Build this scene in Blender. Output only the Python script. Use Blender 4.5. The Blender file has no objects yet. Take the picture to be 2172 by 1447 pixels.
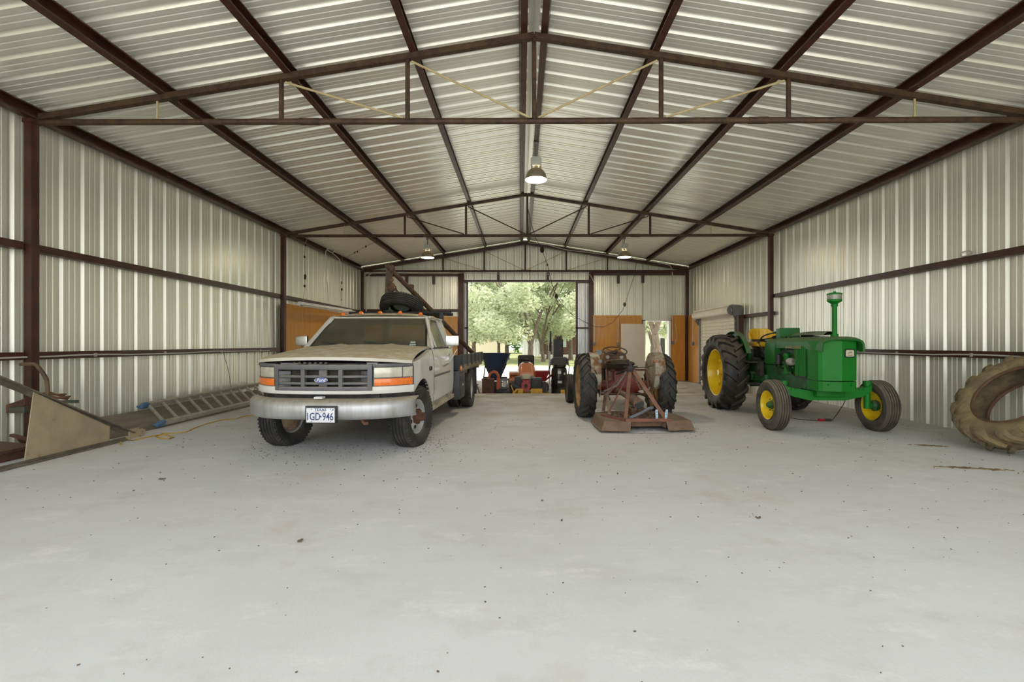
import bpy, bmesh, math, random
from mathutils import Vector, Matrix
PI = math.pi
random.seed(7)
S = bpy.context.scene
COL = S.collection
CH = 1.27            # camera height
YAW = 0.006
def P(px, py, Y):    # a point seen at (px, py) standing at depth Y
    x = (px-1099)/1000.0; z = (728-py)/1000.0
    dx = -math.sin(YAW)+x*math.cos(YAW); dy = math.cos(YAW)+x*math.sin(YAW)
    k = Y/dy
    return Vector((dx*k, Y, CH+z*k))
# ------------------------------------------------------------------ materials
def new_mat(name):
    m = bpy.data.materials.new(name); m.use_nodes = True
    nt = m.node_tree; nt.nodes.clear()
    out = nt.nodes.new('ShaderNodeOutputMaterial')
    b = nt.nodes.new('ShaderNodeBsdfPrincipled')
    nt.links.new(b.outputs[0], out.inputs[0])
    return m, nt, b, out
def noise(nt, scale, detail=4, rough=.55, coord='Object', stretch=None):
    tc = nt.nodes.new('ShaderNodeTexCoord'); n = nt.nodes.new('ShaderNodeTexNoise')
    n.inputs['Scale'].default_value = scale; n.inputs['Detail'].default_value = detail
    n.inputs['Roughness'].default_value = rough
    if stretch:
        mp = nt.nodes.new('ShaderNodeMapping'); mp.inputs['Scale'].default_value = stretch
        nt.links.new(tc.outputs[coord], mp.inputs[0]); nt.links.new(mp.outputs[0], n.inputs[0])
    else: nt.links.new(tc.outputs[coord], n.inputs[0])
    return n.outputs['Fac']
def ramp(nt, fac, a, b):
    r = nt.nodes.new('ShaderNodeMapRange'); r.inputs[1].default_value = a; r.inputs[2].default_value = b
    nt.links.new(fac, r.inputs[0]); return r.outputs[0]
def mixc(nt, fac, c1, c2):
    m = nt.nodes.new('ShaderNodeMix'); m.data_type = 'RGBA'
    for s, c in ((m.inputs[6], c1), (m.inputs[7], c2)):
        if isinstance(c, tuple): s.default_value = (*c, 1)
        else: nt.links.new(c, s)
    if isinstance(fac, float): m.inputs[0].default_value = fac
    else: nt.links.new(fac, m.inputs[0])
    return m.outputs[2]
def math_n(nt, op, a, b):
    m = nt.nodes.new('ShaderNodeMath'); m.operation = op
    for i, v in enumerate((a, b)):
        if isinstance(v, (int, float)): m.inputs[i].default_value = v
        else: nt.links.new(v, m.inputs[i])
    return m.outputs[0]
def M(name, c1, c2=None, scale=6, rough=.6, metal=0, lo=.4, hi=.65, bump=0, bscale=None, dust=None, dustamt=.8,
      rust=None, rlo=.55, rhi=.62, rscale=5, stretch=None, spec=.5, coat=0, detail=5):
    m, nt, b, out = new_mat(name)
    c = c1
    if c2: c = mixc(nt, ramp(nt, noise(nt, scale, detail, stretch=stretch), lo, hi), c1, c2)
    rv = rough
    if rust:
        f = ramp(nt, noise(nt, rscale, 8, .65), rlo, rhi)
        c = mixc(nt, f, c, rust)
    if dust:
        g = nt.nodes.new('ShaderNodeNewGeometry'); s = nt.nodes.new('ShaderNodeSeparateXYZ')
        nt.links.new(g.outputs['Normal'], s.inputs[0])
        f = ramp(nt, s.outputs[2], .15, .85)
        f = math_n(nt, 'MULTIPLY', f, dustamt)
        f = math_n(nt, 'MULTIPLY', f, ramp(nt, noise(nt, 9, 5), .2, .55))
        c = mixc(nt, f, c, dust)
        rr = math_n(nt, 'MULTIPLY', f, .9-rough); rr = math_n(nt, 'ADD', rr, rough)
        nt.links.new(rr, b.inputs['Roughness'])
    else: b.inputs['Roughness'].default_value = rough
    if isinstance(c, tuple): b.inputs['Base Color'].default_value = (*c, 1)
    else: nt.links.new(c, b.inputs['Base Color'])
    b.inputs['Metallic'].default_value = metal
    b.inputs['Specular IOR Level'].default_value = spec
    b.inputs['Coat Weight'].default_value = coat
    if bump:
        bp = nt.nodes.new('ShaderNodeBump'); bp.inputs['Strength'].default_value = bump; bp.inputs['Distance'].default_value = .02
        nt.links.new(noise(nt, bscale or scale*4, 6), bp.inputs['Height']); nt.links.new(bp.outputs[0], b.inputs['Normal'])
    return m
def glass_mat(name, tint, dirt, amt, rough=.08):
    m, nt, b, out = new_mat(name)
    b.inputs['Base Color'].default_value = (*dirt, 1); b.inputs['Roughness'].default_value = .45
    t = nt.nodes.new('ShaderNodeBsdfTransparent'); t.inputs[0].default_value = (*tint, 1)
    g = nt.nodes.new('ShaderNodeBsdfGlossy'); g.inputs['Roughness'].default_value = rough
    fr = nt.nodes.new('ShaderNodeFresnel'); fr.inputs[0].default_value = 1.45
    m1 = nt.nodes.new('ShaderNodeMixShader'); nt.links.new(fr.outputs[0], m1.inputs[0])
    nt.links.new(t.outputs[0], m1.inputs[1]); nt.links.new(g.outputs[0], m1.inputs[2])
    m2 = nt.nodes.new('ShaderNodeMixShader')
    f = ramp(nt, noise(nt, 2.5, 5), .25, .8); f = math_n(nt, 'MULTIPLY', f, .35); f = math_n(nt, 'ADD', f, amt)
    nt.links.new(f, m2.inputs[0])
    nt.links.new(m1.outputs[0], m2.inputs[1]); nt.links.new(b.outputs[0], m2.inputs[2])
    nt.links.new(m2.outputs[0], out.inputs[0]); return m
def emit_mat(name, col, st):
    m, nt, b, out = new_mat(name)
    b.inputs['Emission Color'].default_value = (*col, 1); b.inputs['Emission Strength'].default_value = st
    b.inputs['Base Color'].default_value = (.9, .9, .9, 1); return m
DUST = (.42, .36, .26)
galv = M('galvalume_wall', (.79,.785,.655), (.74,.735,.61), 1.0, .33, .42)
galv_roof = M('galvalume_roof', (.87,.86,.765), (.82,.81,.72), .9, .31, .42)
galv_low = M('galvalume_door', (.62,.63,.62), (.52,.52,.51), 2, .35, .55)
oxide = M('red_oxide_steel', (.066,.019,.010), (.036,.012,.007), 5, .42, 0, dust=(.20,.11,.07), dustamt=.25)
oxide_post = M('red_oxide_post', (.045,.013,.009), (.075,.024,.016), 3, .45, 0, rust=(.2,.09,.05), rlo=.68, rhi=.8)
pipe_rust = M('rusty_pipe', (.075,.040,.015), (.035,.018,.010), 9, .6, .1, rust=(.17,.09,.03), rlo=.6, rhi=.8, rscale=20)
brace_m = M('cream_rod', (.50,.41,.22), (.42,.33,.16), 8, .6)
white_p = M('white_paint', (.72,.72,.70), (.66,.65,.62), 5, .5)
offw = M('off_white_steel', (.62,.59,.53), (.55,.52,.45), 5, .5)
cable_w = M('grey_conduit', (.55,.52,.47), rough=.5)
black_m = M('black_plain', (.014,.014,.014), (.03,.028,.025), 8, .5)
dark_m = M('dark_grime', (.02,.018,.015), (.05,.04,.03), 12, .75)
greysteel = M('grey_steel', (.22,.22,.21), (.15,.14,.13), 8, .5, .3, dust=DUST, dustamt=.5)
chrome = M('chrome', (.58,.57,.54), (.46,.45,.42), 10, .30, 1)
alu = M('aluminium_dull', (.52,.48,.41), (.40,.35,.28), 14, .5, .35)
# ------------------------------------------------------------------ mesh builder
class MB:
    def __init__(s): s.bm = bmesh.new(); s.mi = 0; s.T = Matrix()
    def v(s, p): return s.bm.verts.new(s.T @ Vector(p))
    def f(s, vs):
        try:
            f = s.bm.faces.new(vs); f.material_index = s.mi; return f
        except ValueError: return None
    def poly(s, pts): return s.f([s.v(p) for p in pts])
    def box(s, c, d, rot=None, bev=0, taper=None):
        c = Vector(c); R = rot if rot is not None else Matrix.Identity(3)
        vs = []
        for sx, sy, sz in ((-1,-1,-1),(1,-1,-1),(1,1,-1),(-1,1,-1),(-1,-1,1),(1,-1,1),(1,1,1),(-1,1,1)):
            k = (taper if (taper and sz > 0) else 1)
            vs.append(s.v(c+R@Vector((sx*d[0]/2*k, sy*d[1]/2*k, sz*d[2]/2))))
        fs = [s.f([vs[i] for i in q]) for q in ((0,3,2,1),(4,5,6,7),(0,1,5,4),(1,2,6,5),(2,3,7,6),(3,0,4,7))]
        if bev:
            es = list({e for f in fs for e in f.edges})
            r = bmesh.ops.bevel(s.bm, geom=es, offset=bev, segments=2, profile=.6, affect='EDGES')
            for f in r['faces']: f.material_index = s.mi
    def bb(s, x0, x1, y0, y1, z0, z1, bev=0):
        s.box(((x0+x1)/2, (y0+y1)/2, (z0+z1)/2), (abs(x1-x0), abs(y1-y0), abs(z1-z0)), bev=bev)
    def bar(s, a, b, w, h, up=(0,0,1), bev=0):
        a = Vector(a); b = Vector(b); d = b-a; L = d.length; d.normalize()
        u = Vector(up); x = d.cross(u)
        if x.length < 1e-4: x = d.cross(Vector((1,0,0)))
        x.normalize(); z = x.cross(d)
        s.box((a+b)/2, (w, L, h), Matrix((x, d, z)).transposed(), bev)
    def loft(s, rings, closed=True, caps=True):
        R = [[s.v(p) for p in r] for r in rings]; n = len(R[0])
        for a, b in zip(R, R[1:]):
            for i in range(n if closed else n-1):
                s.f([a[i], a[(i+1)%n], b[(i+1)%n], b[i]])
        if caps and closed: s.f(R[0][::-1]); s.f(R[-1])
    def grid(s, fn, us, vs):
        G = [[s.v(fn(u, w)) for w in vs] for u in us]
        for i in range(len(us)-1):
            for j in range(len(vs)-1): s.f([G[i][j], G[i+1][j], G[i+1][j+1], G[i][j+1]])
    def tube(s, pts, r, n=8, caps=True):
        pts = [Vector(p) for p in pts]; rr = r if isinstance(r, (list, tuple)) else [r]*len(pts)
        t0 = (pts[1]-pts[0]).normalized(); u = t0.cross(Vector((0,0,1)))
        if u.length < .05: u = t0.cross(Vector((1,0,0)))
        u.normalize(); rings = []
        for i, p in enumerate(pts):
            a = pts[max(i-1,0)]; b = pts[min(i+1,len(pts)-1)]; t = (b-a)
            if t.length < 1e-6: t = t0
            t.normalize(); u = (u-t*u.dot(t)); u.normalize(); w = t.cross(u)
            rings.append([p+rr[i]*(u*math.cos(2*PI*k/n)+w*math.sin(2*PI*k/n)) for k in range(n)])
        s.loft(rings, True, caps)
    def lathe(s, prof, axis='X', c=(0,0,0), n=32, closed=False):
        c = Vector(c); rings = []
        def pt(r, a, t):
            C, D = r*math.cos(t), r*math.sin(t)
            return c+Vector({'X': (a,C,D), 'Y': (C,a,D), 'Z': (C,D,a)}[axis])
        pr = prof+[prof[0]] if closed else prof
        V = [[None]*len(prof) for _ in range(n)]
        for k in range(n):
            for j, (r, a) in enumerate(prof):
                if r < 1e-6 and k > 0: V[k][j] = V[0][j]
                else: V[k][j] = s.v(pt(r, a, 2*PI*k/n))
        m = len(prof)
        for k in range(n):
            for j in range(m if closed else m-1):
                q = [V[k][j], V[(k+1)%n][j], V[(k+1)%n][(j+1)%m], V[k][(j+1)%m]]
                u = []
                for x in q:
                    if x not in u: u.append(x)
                if len(u) > 2: s.f(u)
    def cyl(s, a, b, r, n=16): s.tube([a, b], r, n)
    def ball(s, c, r, sc=(1,1,1), n=12):
        c = Vector(c); pr = []
        for i in range(n//2+1):
            t = PI*i/(n//2); pr.append((r*math.sin(t) if 0 < i < n//2 else 0, -r*math.cos(t)))
        old = s.T; s.T = old @ Matrix.Translation(c) @ Matrix.Diagonal((*sc, 1)); s.lathe(pr, 'Z', n=n); s.T = old
    def prism(s, pts, fn, a0, a1):   # pts 2D outline, fn(u,v,a) -> 3D
        s.loft([[fn(u, w, a0) for u, w in pts], [fn(u, w, a1) for u, w in pts]])
    def mesh(s, me, mat4):
        t = bmesh.new(); t.from_mesh(me); vs = {}
        for v in t.verts: vs[v] = s.v(mat4 @ v.co)
        for f in t.faces: s.f([vs[v] for v in f.verts])
        t.free()
    def build(s, name, mats, parent=None, ang=35, smooth=True, **kw):
        bm = s.bm
        bmesh.ops.recalc_face_normals(bm, faces=bm.faces)
        if smooth:
            bm.normal_update()
            for f in bm.faces: f.smooth = True
            lim = math.radians(ang)
            for e in bm.edges:
                if len(e.link_faces) == 2 and e.calc_face_angle(0) > lim: e.smooth = False
        me = bpy.data.meshes.new(name); bm.to_mesh(me); bm.free()
        for m in (mats if isinstance(mats, (list, tuple)) else [mats]): me.materials.append(m)
        o = bpy.data.objects.new(name, me); COL.objects.link(o)
        if parent: o.parent = parent
        for k, v in kw.items():
            if v: o[k] = v
        return o
def thing(name, label, cat, loc=(0,0,0), rz=0, group=None):
    o = bpy.data.objects.new(name, None); COL.objects.link(o); o.empty_display_size = .1
    o.location = loc; o.rotation_euler = (0,0,rz); o['label'] = label; o['category'] = cat
    if group: o['group'] = group
    return o
def text_mesh(txt, size, ext=.002, bold=0, shear=0):
    cu = bpy.data.curves.new('t', 'FONT'); cu.body = txt; cu.size = size; cu.extrude = ext; cu.align_x = 'CENTER'; cu.align_y = 'CENTER'
    cu.offset = bold; cu.shear = shear; cu.resolution_u = 3
    o = bpy.data.objects.new('t', cu); COL.objects.link(o); bpy.context.view_layer.update()
    me = bpy.data.meshes.new_from_object(o); bpy.data.objects.remove(o); bpy.data.curves.remove(cu); return me
def copy_tree(o, parent=None):
    c = o.copy(); COL.objects.link(c)
    if parent: c.parent = parent
    for ch in list(o.children): copy_tree(ch, c)
    return c
def RZ(a): return Matrix.Rotation(a, 3, 'Z')
def RX(a): return Matrix.Rotation(a, 3, 'X')
def RY(a): return Matrix.Rotation(a, 3, 'Y')
# ------------------------------------------------------------------ setting
CX = .16; XL = -6.13; XR = 6.41; YF = -.5; YT1 = 5.73; YT2 = 11.84; YB = 17.76; YW = 17.90
ZE = 4.06; SL = 1/6.1
def zr(x): return 5.20-abs(x-CX)*SL           # underside of roof pans
def rib_profile(u0, u1, pitch=.305, h=.034, off=0):
    pts = []; k = math.floor((u0-off)/pitch)-1
    base = [(0,0),(.026,h),(.052,h),(.078,0),(.138,0),(.146,.0055),(.158,.0055),(.166,0),(.218,0),(.226,.0055),(.238,.0055),(.246,0)]
    while k*pitch+off < u1+pitch:
        for u, d in base:
            x = k*pitch+off+u
            if u0 < x < u1: pts.append((x, d))
        k += 1
    return [(u0, 0)]+pts+[(u1, 0)]
w = MB()
pr = rib_profile(YF, YW, off=.1)
w.loft([[(XL-d, y, -.32) for y, d in pr], [(XL-d, y, zr(XL)+.0) for y, d in pr]], closed=False)
w.build('wall_left', galv, ang=20, kind='structure')
w = MB()
w.loft([[(XR+d, y, -.32) for y, d in pr], [(XR+d, y, zr(XR)) for y, d in pr]], closed=False)
w.build('wall_right', galv, ang=20, kind='structure')
OX0, OX1, OZ = -2.15, 2.57, 3.58
DX0, DX1, DZ = 4.62, 5.58, 2.10
w = MB()
for a, b, z0 in ((XL, OX0, -.25), (OX0, OX1, OZ), (OX1, DX0, -.25), (DX0, DX1, DZ), (DX1, XR, -.25)):
    p2 = rib_profile(a, b)
    if a < CX < b: p2 = sorted(p2+[(CX, 0)])
    w.loft([[(x, YW+d, z0) for x, d in p2], [(x, YW+d, zr(x)-.01) for x, d in p2]], closed=False)
w.build('wall_back', galv, ang=20, kind='structure')
w = MB()
pr = rib_profile(YF-.4, YW+.15, off=.02, h=.048)
for sx in (-1, 1):
    xe = (XL-.2) if sx < 0 else (XR+.2); xi = CX+sx*.07
    w.loft([[(xe, y, zr(xe)+d) for y, d in pr], [(xi, y, zr(xi)+d) for y, d in pr]], closed=False)
w.loft([[(CX-.2, y, zr(CX-.2)+.038), (CX, y, zr(CX)+.045), (CX+.2, y, zr(CX+.2)+.038)] for y in (YF-.4, YW+.15)], closed=False)
w.build('ceiling', galv_roof, ang=20, kind='structure')
# floor
def concrete():
    m, nt, b, out = new_mat('worn_concrete')
    c = mixc(nt, ramp(nt, noise(nt, .55, 6, .6), .35, .68), (.655,.66,.662), (.59,.588,.58))
    c = mixc(nt, ramp(nt, noise(nt, 2.2, 10, .75, stretch=(.6,1,1)), .50, .74), c, (.545,.535,.52))
    c = mixc(nt, ramp(nt, noise(nt, 3, 12, .8, stretch=(.5,1,1)), .54, .66), c, (.72,.71,.70))
    c = mixc(nt, ramp(nt, noise(nt, .8, 8, .7), .56, .66), c, (.58,.545,.50))
    tc = nt.nodes.new('ShaderNodeTexCoord'); vo = nt.nodes.new('ShaderNodeTexVoronoi'); vo.inputs['Scale'].default_value = 6.5
    nt.links.new(tc.outputs['Object'], vo.inputs[0])
    f = math_n(nt, 'LESS_THAN', vo.outputs['Distance'], .03)
    f = math_n(nt, 'MULTIPLY', f, ramp(nt, noise(nt, 1.3, 3), .45, .5))
    c = mixc(nt, f, c, (.16,.13,.10))
    # brown dirt drifting over the far right of the slab
    sx = nt.nodes.new('ShaderNodeSeparateXYZ'); nt.links.new(tc.outputs['Object'], sx.inputs[0])
    fy = ramp(nt, sx.outputs[1], 6.5, 11); f2 = math_n(nt, 'MULTIPLY', fy, ramp(nt, noise(nt, 1.1, 6, .65), .32, .62))
    c = mixc(nt, f2, c, (.40,.35,.28))
    nt.links.new(c, b.inputs['Base Color']); b.inputs['Roughness'].default_value = .82
    bp = nt.nodes.new('ShaderNodeBump'); bp.inputs['Strength'].default_value = .25; bp.inputs['Distance'].default_value = .01
    nt.links.new(noise(nt, 18, 10, .7, stretch=(1,.6,1)), bp.inputs['Height']); nt.links.new(bp.outputs[0], b.inputs['Normal'])
    return m
w = MB(); w.bb(XL+.02, XR-.01, -4.5, YT2+.05, -.25, 0); w.build('floor', concrete(), kind='structure')
dirt = M('packed_dirt', (.36,.31,.25), (.50,.46,.40), 1.2, .9, rust=(.26,.20,.14), rlo=.52, rhi=.66, rscale=2, bump=.3)
w = MB(); w.bb(XL+.02, XR-.01, YT2+.05, YW-.02, -.3, -.15); w.build('floor', dirt, kind='structure')
def ground_mat():
    m, nt, b, out = new_mat('yard_ground')
    g = mixc(nt, ramp(nt, noise(nt, .35, 8, .7), .35, .62), (.20,.25,.07), (.34,.33,.16))
    tc = nt.nodes.new('ShaderNodeTexCoord'); sx = nt.nodes.new('ShaderNodeSeparateXYZ'); nt.links.new(tc.outputs['Object'], sx.inputs[0])
    n = noise(nt, .18, 5, .6); n = math_n(nt, 'MULTIPLY', n, 10)
    yy = math_n(nt, 'ADD', sx.outputs[1], n)
    c = mixc(nt, ramp(nt, yy, 31, 35), (.60,.57,.50), g)
    nt.links.new(c, b.inputs['Base Color']); b.inputs['Roughness'].default_value = .95; return m
w = MB()
for a, b_, c, d in ((-70,70,-60,-4.5), (-70,XL+.01,-4.5,YW), (XR,70,-4.5,YW), (-70,70,YW-.02,110)):
    w.poly([(a,c,-.16),(b_,c,-.16),(b_,d,-.16),(a,d,-.16)])
w.build('ground', ground_mat(), kind='structure')
# ------------------------------------------------------------------ frame: purlins
def cchan(w, a, b, depth=.15, fl=.055, face=1, t=.006, up=Vector((0,0,1)), side=None):
    a = Vector(a); b = Vector(b); d = (b-a).normalized()
    x = (side.normalized() if side else d.cross(up).normalized())*face; z = up
    out = [(0,0),(fl,0),(fl,.018),(fl-t,.018),(fl-t,t),(t,t),(t,depth-t),(fl-t,depth-t),(fl-t,depth-.018),(fl,depth-.018),(fl,depth),(0,depth)]
    w.loft([[p+x*u+z*v for u, v in out] for p in (a, b)])
names = {0:'ridge', 1:'first', 2:'second', 3:'third', 4:'eave'}
SIDE = {-1:'left', 1:'right'}
for sx in (-1, 1):
    for k in range(5):
        xo = .16 if k == 0 else 1.525*k-.02
        if k == 4: xo = (6.21 if sx < 0 else 6.17)
        x = CX+sx*xo; nrm = Vector((sx*SL, 0, 1)).normalized(); sd = Vector((1,0,-sx*SL)).normalized()
        w = MB(); dp = .165 if k < 4 else .16
        base = Vector((x, 0, zr(x)-dp*1.0-.002))
        a = base.copy(); a.y = YF-.1; b = base.copy(); b.y = YW-.03
        cchan(w, a, b, dp, .08 if k < 4 else .09, -sx, up=nrm, side=sd)
        if k > 0:     # screws through the top flange show as small bright dots
            pass
        where = {0:'beside the white ridge strip', 1:'next to the ridge pair', 2:'halfway down the slope', 3:'low on the slope', 4:'along the top of the side wall'}[k]
        w.build('purlin', oxide, label='brown steel purlin %s, %s half of the roof' % (where, SIDE[sx]), category='purlin', group='roof purlins')
# trusses
def truss(Y, name_where, big=False, back=False):
    t = thing('roof_truss', name_where, 'truss', (CX, Y, 0), group='roof trusses')
    zc = 3.97; r = .036; ztop = 5.00
    zt = lambda x: ztop-abs(x)*SL*.985
    m = pipe_rust if not back else oxide
    for sx in (-1, 1):
        w = MB(); w.bar((0,0,ztop), (sx*6.03,0,zt(6.03)), .07, .07); w.build('top_chord', m, t)
    w = MB()
    w.cyl((-6.03,0,zc), (6.03,0,zc), r, 12)
    w.cyl((-2.85,0,zc), (-2.62,0,zc), r*1.15, 12); w.cyl((2.6,0,zc), (2.83,0,zc), r*1.15, 12)
    w.build('bottom_chord', m, t)
    for k in range(-2, 3):
        x = k*1.54; w = MB(); w.cyl((x,0,zc), (x,0,zt(x)), .028, 10); w.build('post', m, t)
    for sx in (-1, 1):
        w = MB(); w.cyl((sx*4.6,0,zc), (sx*4.6,0,zt(4.6)), .013, 8); w.cyl((sx*4.6,0,zc+.03), (sx*4.6,0,zc+.06), .018, 8); w.build('rod', brace_m, t, label='short cream rod')
        for k in (0, 1):
            xa, xb = sx*(1.54*k+.05), sx*1.54*(k+1)-sx*.05
            w = MB(); w.cyl((xa,0,zc+.04), (xb,0,zt(xb)-.06), .014 if not back else .01, 8)
            w.build('diagonal_brace', brace_m if (big or back) else pipe_rust, t, label='thin pale diagonal rod' if big or back else None)
truss(YT1, 'nearest rusty roof truss, crossing the top of the picture with cream diagonal rods', True)
truss(YT2, 'middle roof truss, dark and thin, between the nearest truss and the back wall')
truss(YB-.1, 'farthest roof truss, set flat against the back gable wall', back=True)
truss(YF+.1, 'roof truss over the open front, behind the viewpoint')
# rafters at the back wall
for sx in (-1, 1):
    w = MB(); x1 = CX+sx*6.1
    w.bar((CX, YW-.12, zr(CX)-.15), (x1, YW-.12, zr(x1)-.15), .06, .13)
    w.build('rafter', oxide_post, label='dark steel rafter under the roof on the %s half of the back gable' % SIDE[sx], category='rafter')
# posts
for Y, wh in ((YT1, 'near'), (YT2, 'middle'), (YB, 'far')):
    for sx in (-1, 1):
        xc = (XL+.145) if sx < 0 else (XR-.16)
        w = MB(); w.bb(xc-.05, xc+.05, Y-.05, Y+.05, 0 if Y < 12 else -.15, 3.98, bev=.008)
        w.bb(xc-.06, xc+.06, Y-.06, Y+.06, 3.95, 4.0); w.bb(xc-.09, xc+.09, Y-.09, Y+.09, 0 if Y < 12 else -.15, .015 if Y < 12 else -.135)
        lab = {'near':'square brown steel wall post carrying the nearest truss, %s side' , 'middle':'square brown steel wall post under the middle truss, %s side', 'far':'square brown steel corner post at the %s end of the back wall'}[wh] % SIDE[sx]
        w.build('steel_post', oxide_post, label=lab, category='post', group='wall posts')
for x0, x1, s in ((-2.37,-2.16,'left'), (2.57,2.74,'right')):
    w = MB(); w.bb(x0, x1, YB-.04, YB+.12, -.15, 3.94, bev=.006)
    w.build('steel_post', oxide_post, label='brown steel jamb post at the %s edge of the large back doorway' % s, category='post')
# girts
def girt(name, a, b, lab, h=.085, d=.11):
    w = MB(); a = Vector(a); b = Vector(b); dd = (b-a).normalized()
    w.bar(a, b, d, .008); w.bar(a+Vector((0,0,-h)), b+Vector((0,0,-h)), d, .008)
    n = Vector((-dd.y, dd.x, 0)); inn = Vector((CX, 9, a.z))-a
    n = n if n.dot(inn) > 0 else -n
    w.bar(a+n*d/2+Vector((0,0,-h/2)), b+n*d/2+Vector((0,0,-h/2)), .008, h)
    w.build('wall_girt', oxide, label=lab, category='girt', group='wall girts')
bays = ((YF, YT1-.08, 'front bay'), (YT1+.08, YT2-.08, 'middle bay'), (YT2+.08, YB-.08, 'rear bay'))
for y0, y1, bn in bays:
    for z, zn in ((2.49, 'upper'), (1.155, 'lower')):
        if bn != 'rear bay' or zn == 'upper':
            girt('g', (XL+.07, y0, z), (XL+.07, y1, z), 'brown %s girt on the left wall, %s' % (zn, bn))
        if bn != 'rear bay':
            girt('g', (XR-.07, y0, z), (XR-.07, y1, z), 'brown %s girt on the right wall, %s' % (zn, bn))
girt('g', (XR-.07, YT2+.08, 2.07), (XR-.07, 13.55, 2.07), 'short brown girt on the right wall between the roll-up door and the middle post')
girt('g', (XL+.2, YW-.06, 2.55), (-2.38, YW-.06, 2.55), 'brown girt on the back wall behind the flatbed truck')
w = MB(); w.bb(XL+.27, OX0-.2, YB-.02, YB+.06, 3.80, 3.88); w.build('header_beam', oxide, label='brown header beam on the back wall left of the doorway', category='beam')
w = MB(); w.bb(OX1+.15, XR-.25, YB-.02, YB+.06, 3.83, 3.95); w.build('header_beam', oxide, label='brown header beam on the back wall above the small door', category='beam')
w = MB(); w.bb(OX0, OX1, YB-.02, YB+.1, 3.58, 3.65); w.build('header_beam', oxide, label='brown lintel over the large back doorway', category='beam')
for px, z0, z1, s in ((862,3.5,3.82,'outer stub left of the doorway'), (919.5,3.5,3.82,'inner stub left of the doorway'), (1057,3.63,3.93,'left stub above the doorway'), (1162,3.63,3.93,'right stub above the doorway'), (1312,3.52,3.84,'inner stub right of the doorway'), (1364,3.54,3.84,'outer stub right of the doorway')):
    x = P(px, 600, YB).x; w = MB(); w.bb(x-.045, x+.045, YB-.02, YB+.08, z0, z1)
    w.build('steel_stub', oxide, label='short brown steel piece hanging from the back wall beam, '+s, category='beam', group='hanging stubs')
# outside sliding door leaves
for x0, x1, s, zs in ((-4.6,-2.02,'left',()), (2.09,4.55,'right',(1.82,))):
    t = thing('sliding_door', 'galvanized sliding door leaf pushed open outside the back doorway, %s side' % s, 'door', ((x0+x1)/2, YW+.12, 0))
    xm = (x0+x1)/2; w = MB(); p2 = rib_profile(x0-xm, x1-xm)
    w.loft([[(x, .02+d, -.12) for x, d in p2], [(x, .02+d, 3.62) for x, d in p2]], closed=False); w.build('panel', galv_low, t, ang=20)
    w = MB()
    for x in (x0-xm+.03, x1-xm-.03): w.bb(x-.03, x+.03, -.04, .02, -.12, 3.62)
    for z in (-.09, 1.85, 3.59): w.bb(x0-xm, x1-xm, -.04, .02, z-.03, z+.03)
    w.build('frame', oxide, t)
# plywood
ply = M('varnished_plywood', (.58,.27,.03), (.47,.195,.02), 2.2, .45, 0, lo=.3, hi=.7, stretch=(5,5,.6), rust=(.10,.035,.01), rlo=.69, rhi=.73, rscale=9, coat=.15)
ply2 = M('pale_plywood', (.62,.30,.07), (.50,.22,.045), 2.2, .5, 0, lo=.3, hi=.7, stretch=(5,5,.6), rust=(.14,.05,.02), rlo=.70, rhi=.73, rscale=9)
def sheet(x0, x1, y0, y1, z1, lab, m=ply, z0=-.14):
    w = MB(); w.bb(x0, x1, y0, y1, z0, z1); w.build('plywood_panel', m, label=lab, category='plywood panel', group='plywood wall panels')
xs = XL+.13
for i, (y0, y1) in enumerate(((YT2+.1, 13.0), (13.005, 14.2), (14.205, 15.4), (15.405, 16.6), (16.605, YB-.1))):
    sheet(xs, xs+.012, y0, y1, 2.28, 'orange varnished plywood sheet low on the left wall, %s counting back from the middle post' % ['first','second','third','fourth','fifth'][i])
sheet(XL+.28, -3.6, YB-.06, YB-.045, 2.28, 'orange plywood sheet on the back wall behind the truck cab')
sheet(-3.595, -2.38, YB-.06, YB-.045, 2.28, 'orange plywood sheet between the truck boom and the large doorway')
sheet(2.70, 3.70, YB-.06, YB-.045, 2.31, 'orange plywood sheet just right of the large doorway')
sheet(3.705, DX0-.09, YB-.06, YB-.045, 2.31, 'orange plywood sheet behind the open white door')
sheet(DX1+.06, XR-.26, YB-.06, YB-.045, 2.31, 'knotty orange plywood strip between the small door and the back corner')
sheet(XR-.15, XR-.138, 16.35, YB-.1, 2.31, 'pale orange plywood sheet on the right wall beside the roll-up door', ply2)
# small door
w = MB()
for x in (DX0, DX1): w.bb(x-.035, x+.035, YB-.09, YW+.03, -.15, DZ+.03)
w.bb(DX0-.035, DX1+.035, YB-.09, YW+.03, DZ, DZ+.06)
dd = w.build('door_1', white_p, kind='structure')
t = MB(); hx = DX0-.02
ang = math.radians(8); d = Vector((-math.cos(ang), -math.sin(ang), 0)); nn = Vector((-d.y, d.x, 0))
a = Vector((hx, YB-.13, 0)); b = a+d*.90
t.box(((a+b)/2+Vector((0,0,.98))), (.90, .042, 2.02), RZ(math.atan2(d.y, d.x)), bev=.004)
lf = t.build('door_leaf', M('cream_door', (.66,.61,.52), (.62,.56,.47), 2, .45), dd)
t = MB(); t.ball(b-d*.07+Vector((0,-.06,.85)), .032); t.cyl(b-d*.07+Vector((0,-.0,.85)), b-d*.07+Vector((0,-.06,.85)), .012); t.build('door_knob', chrome, lf)
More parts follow.
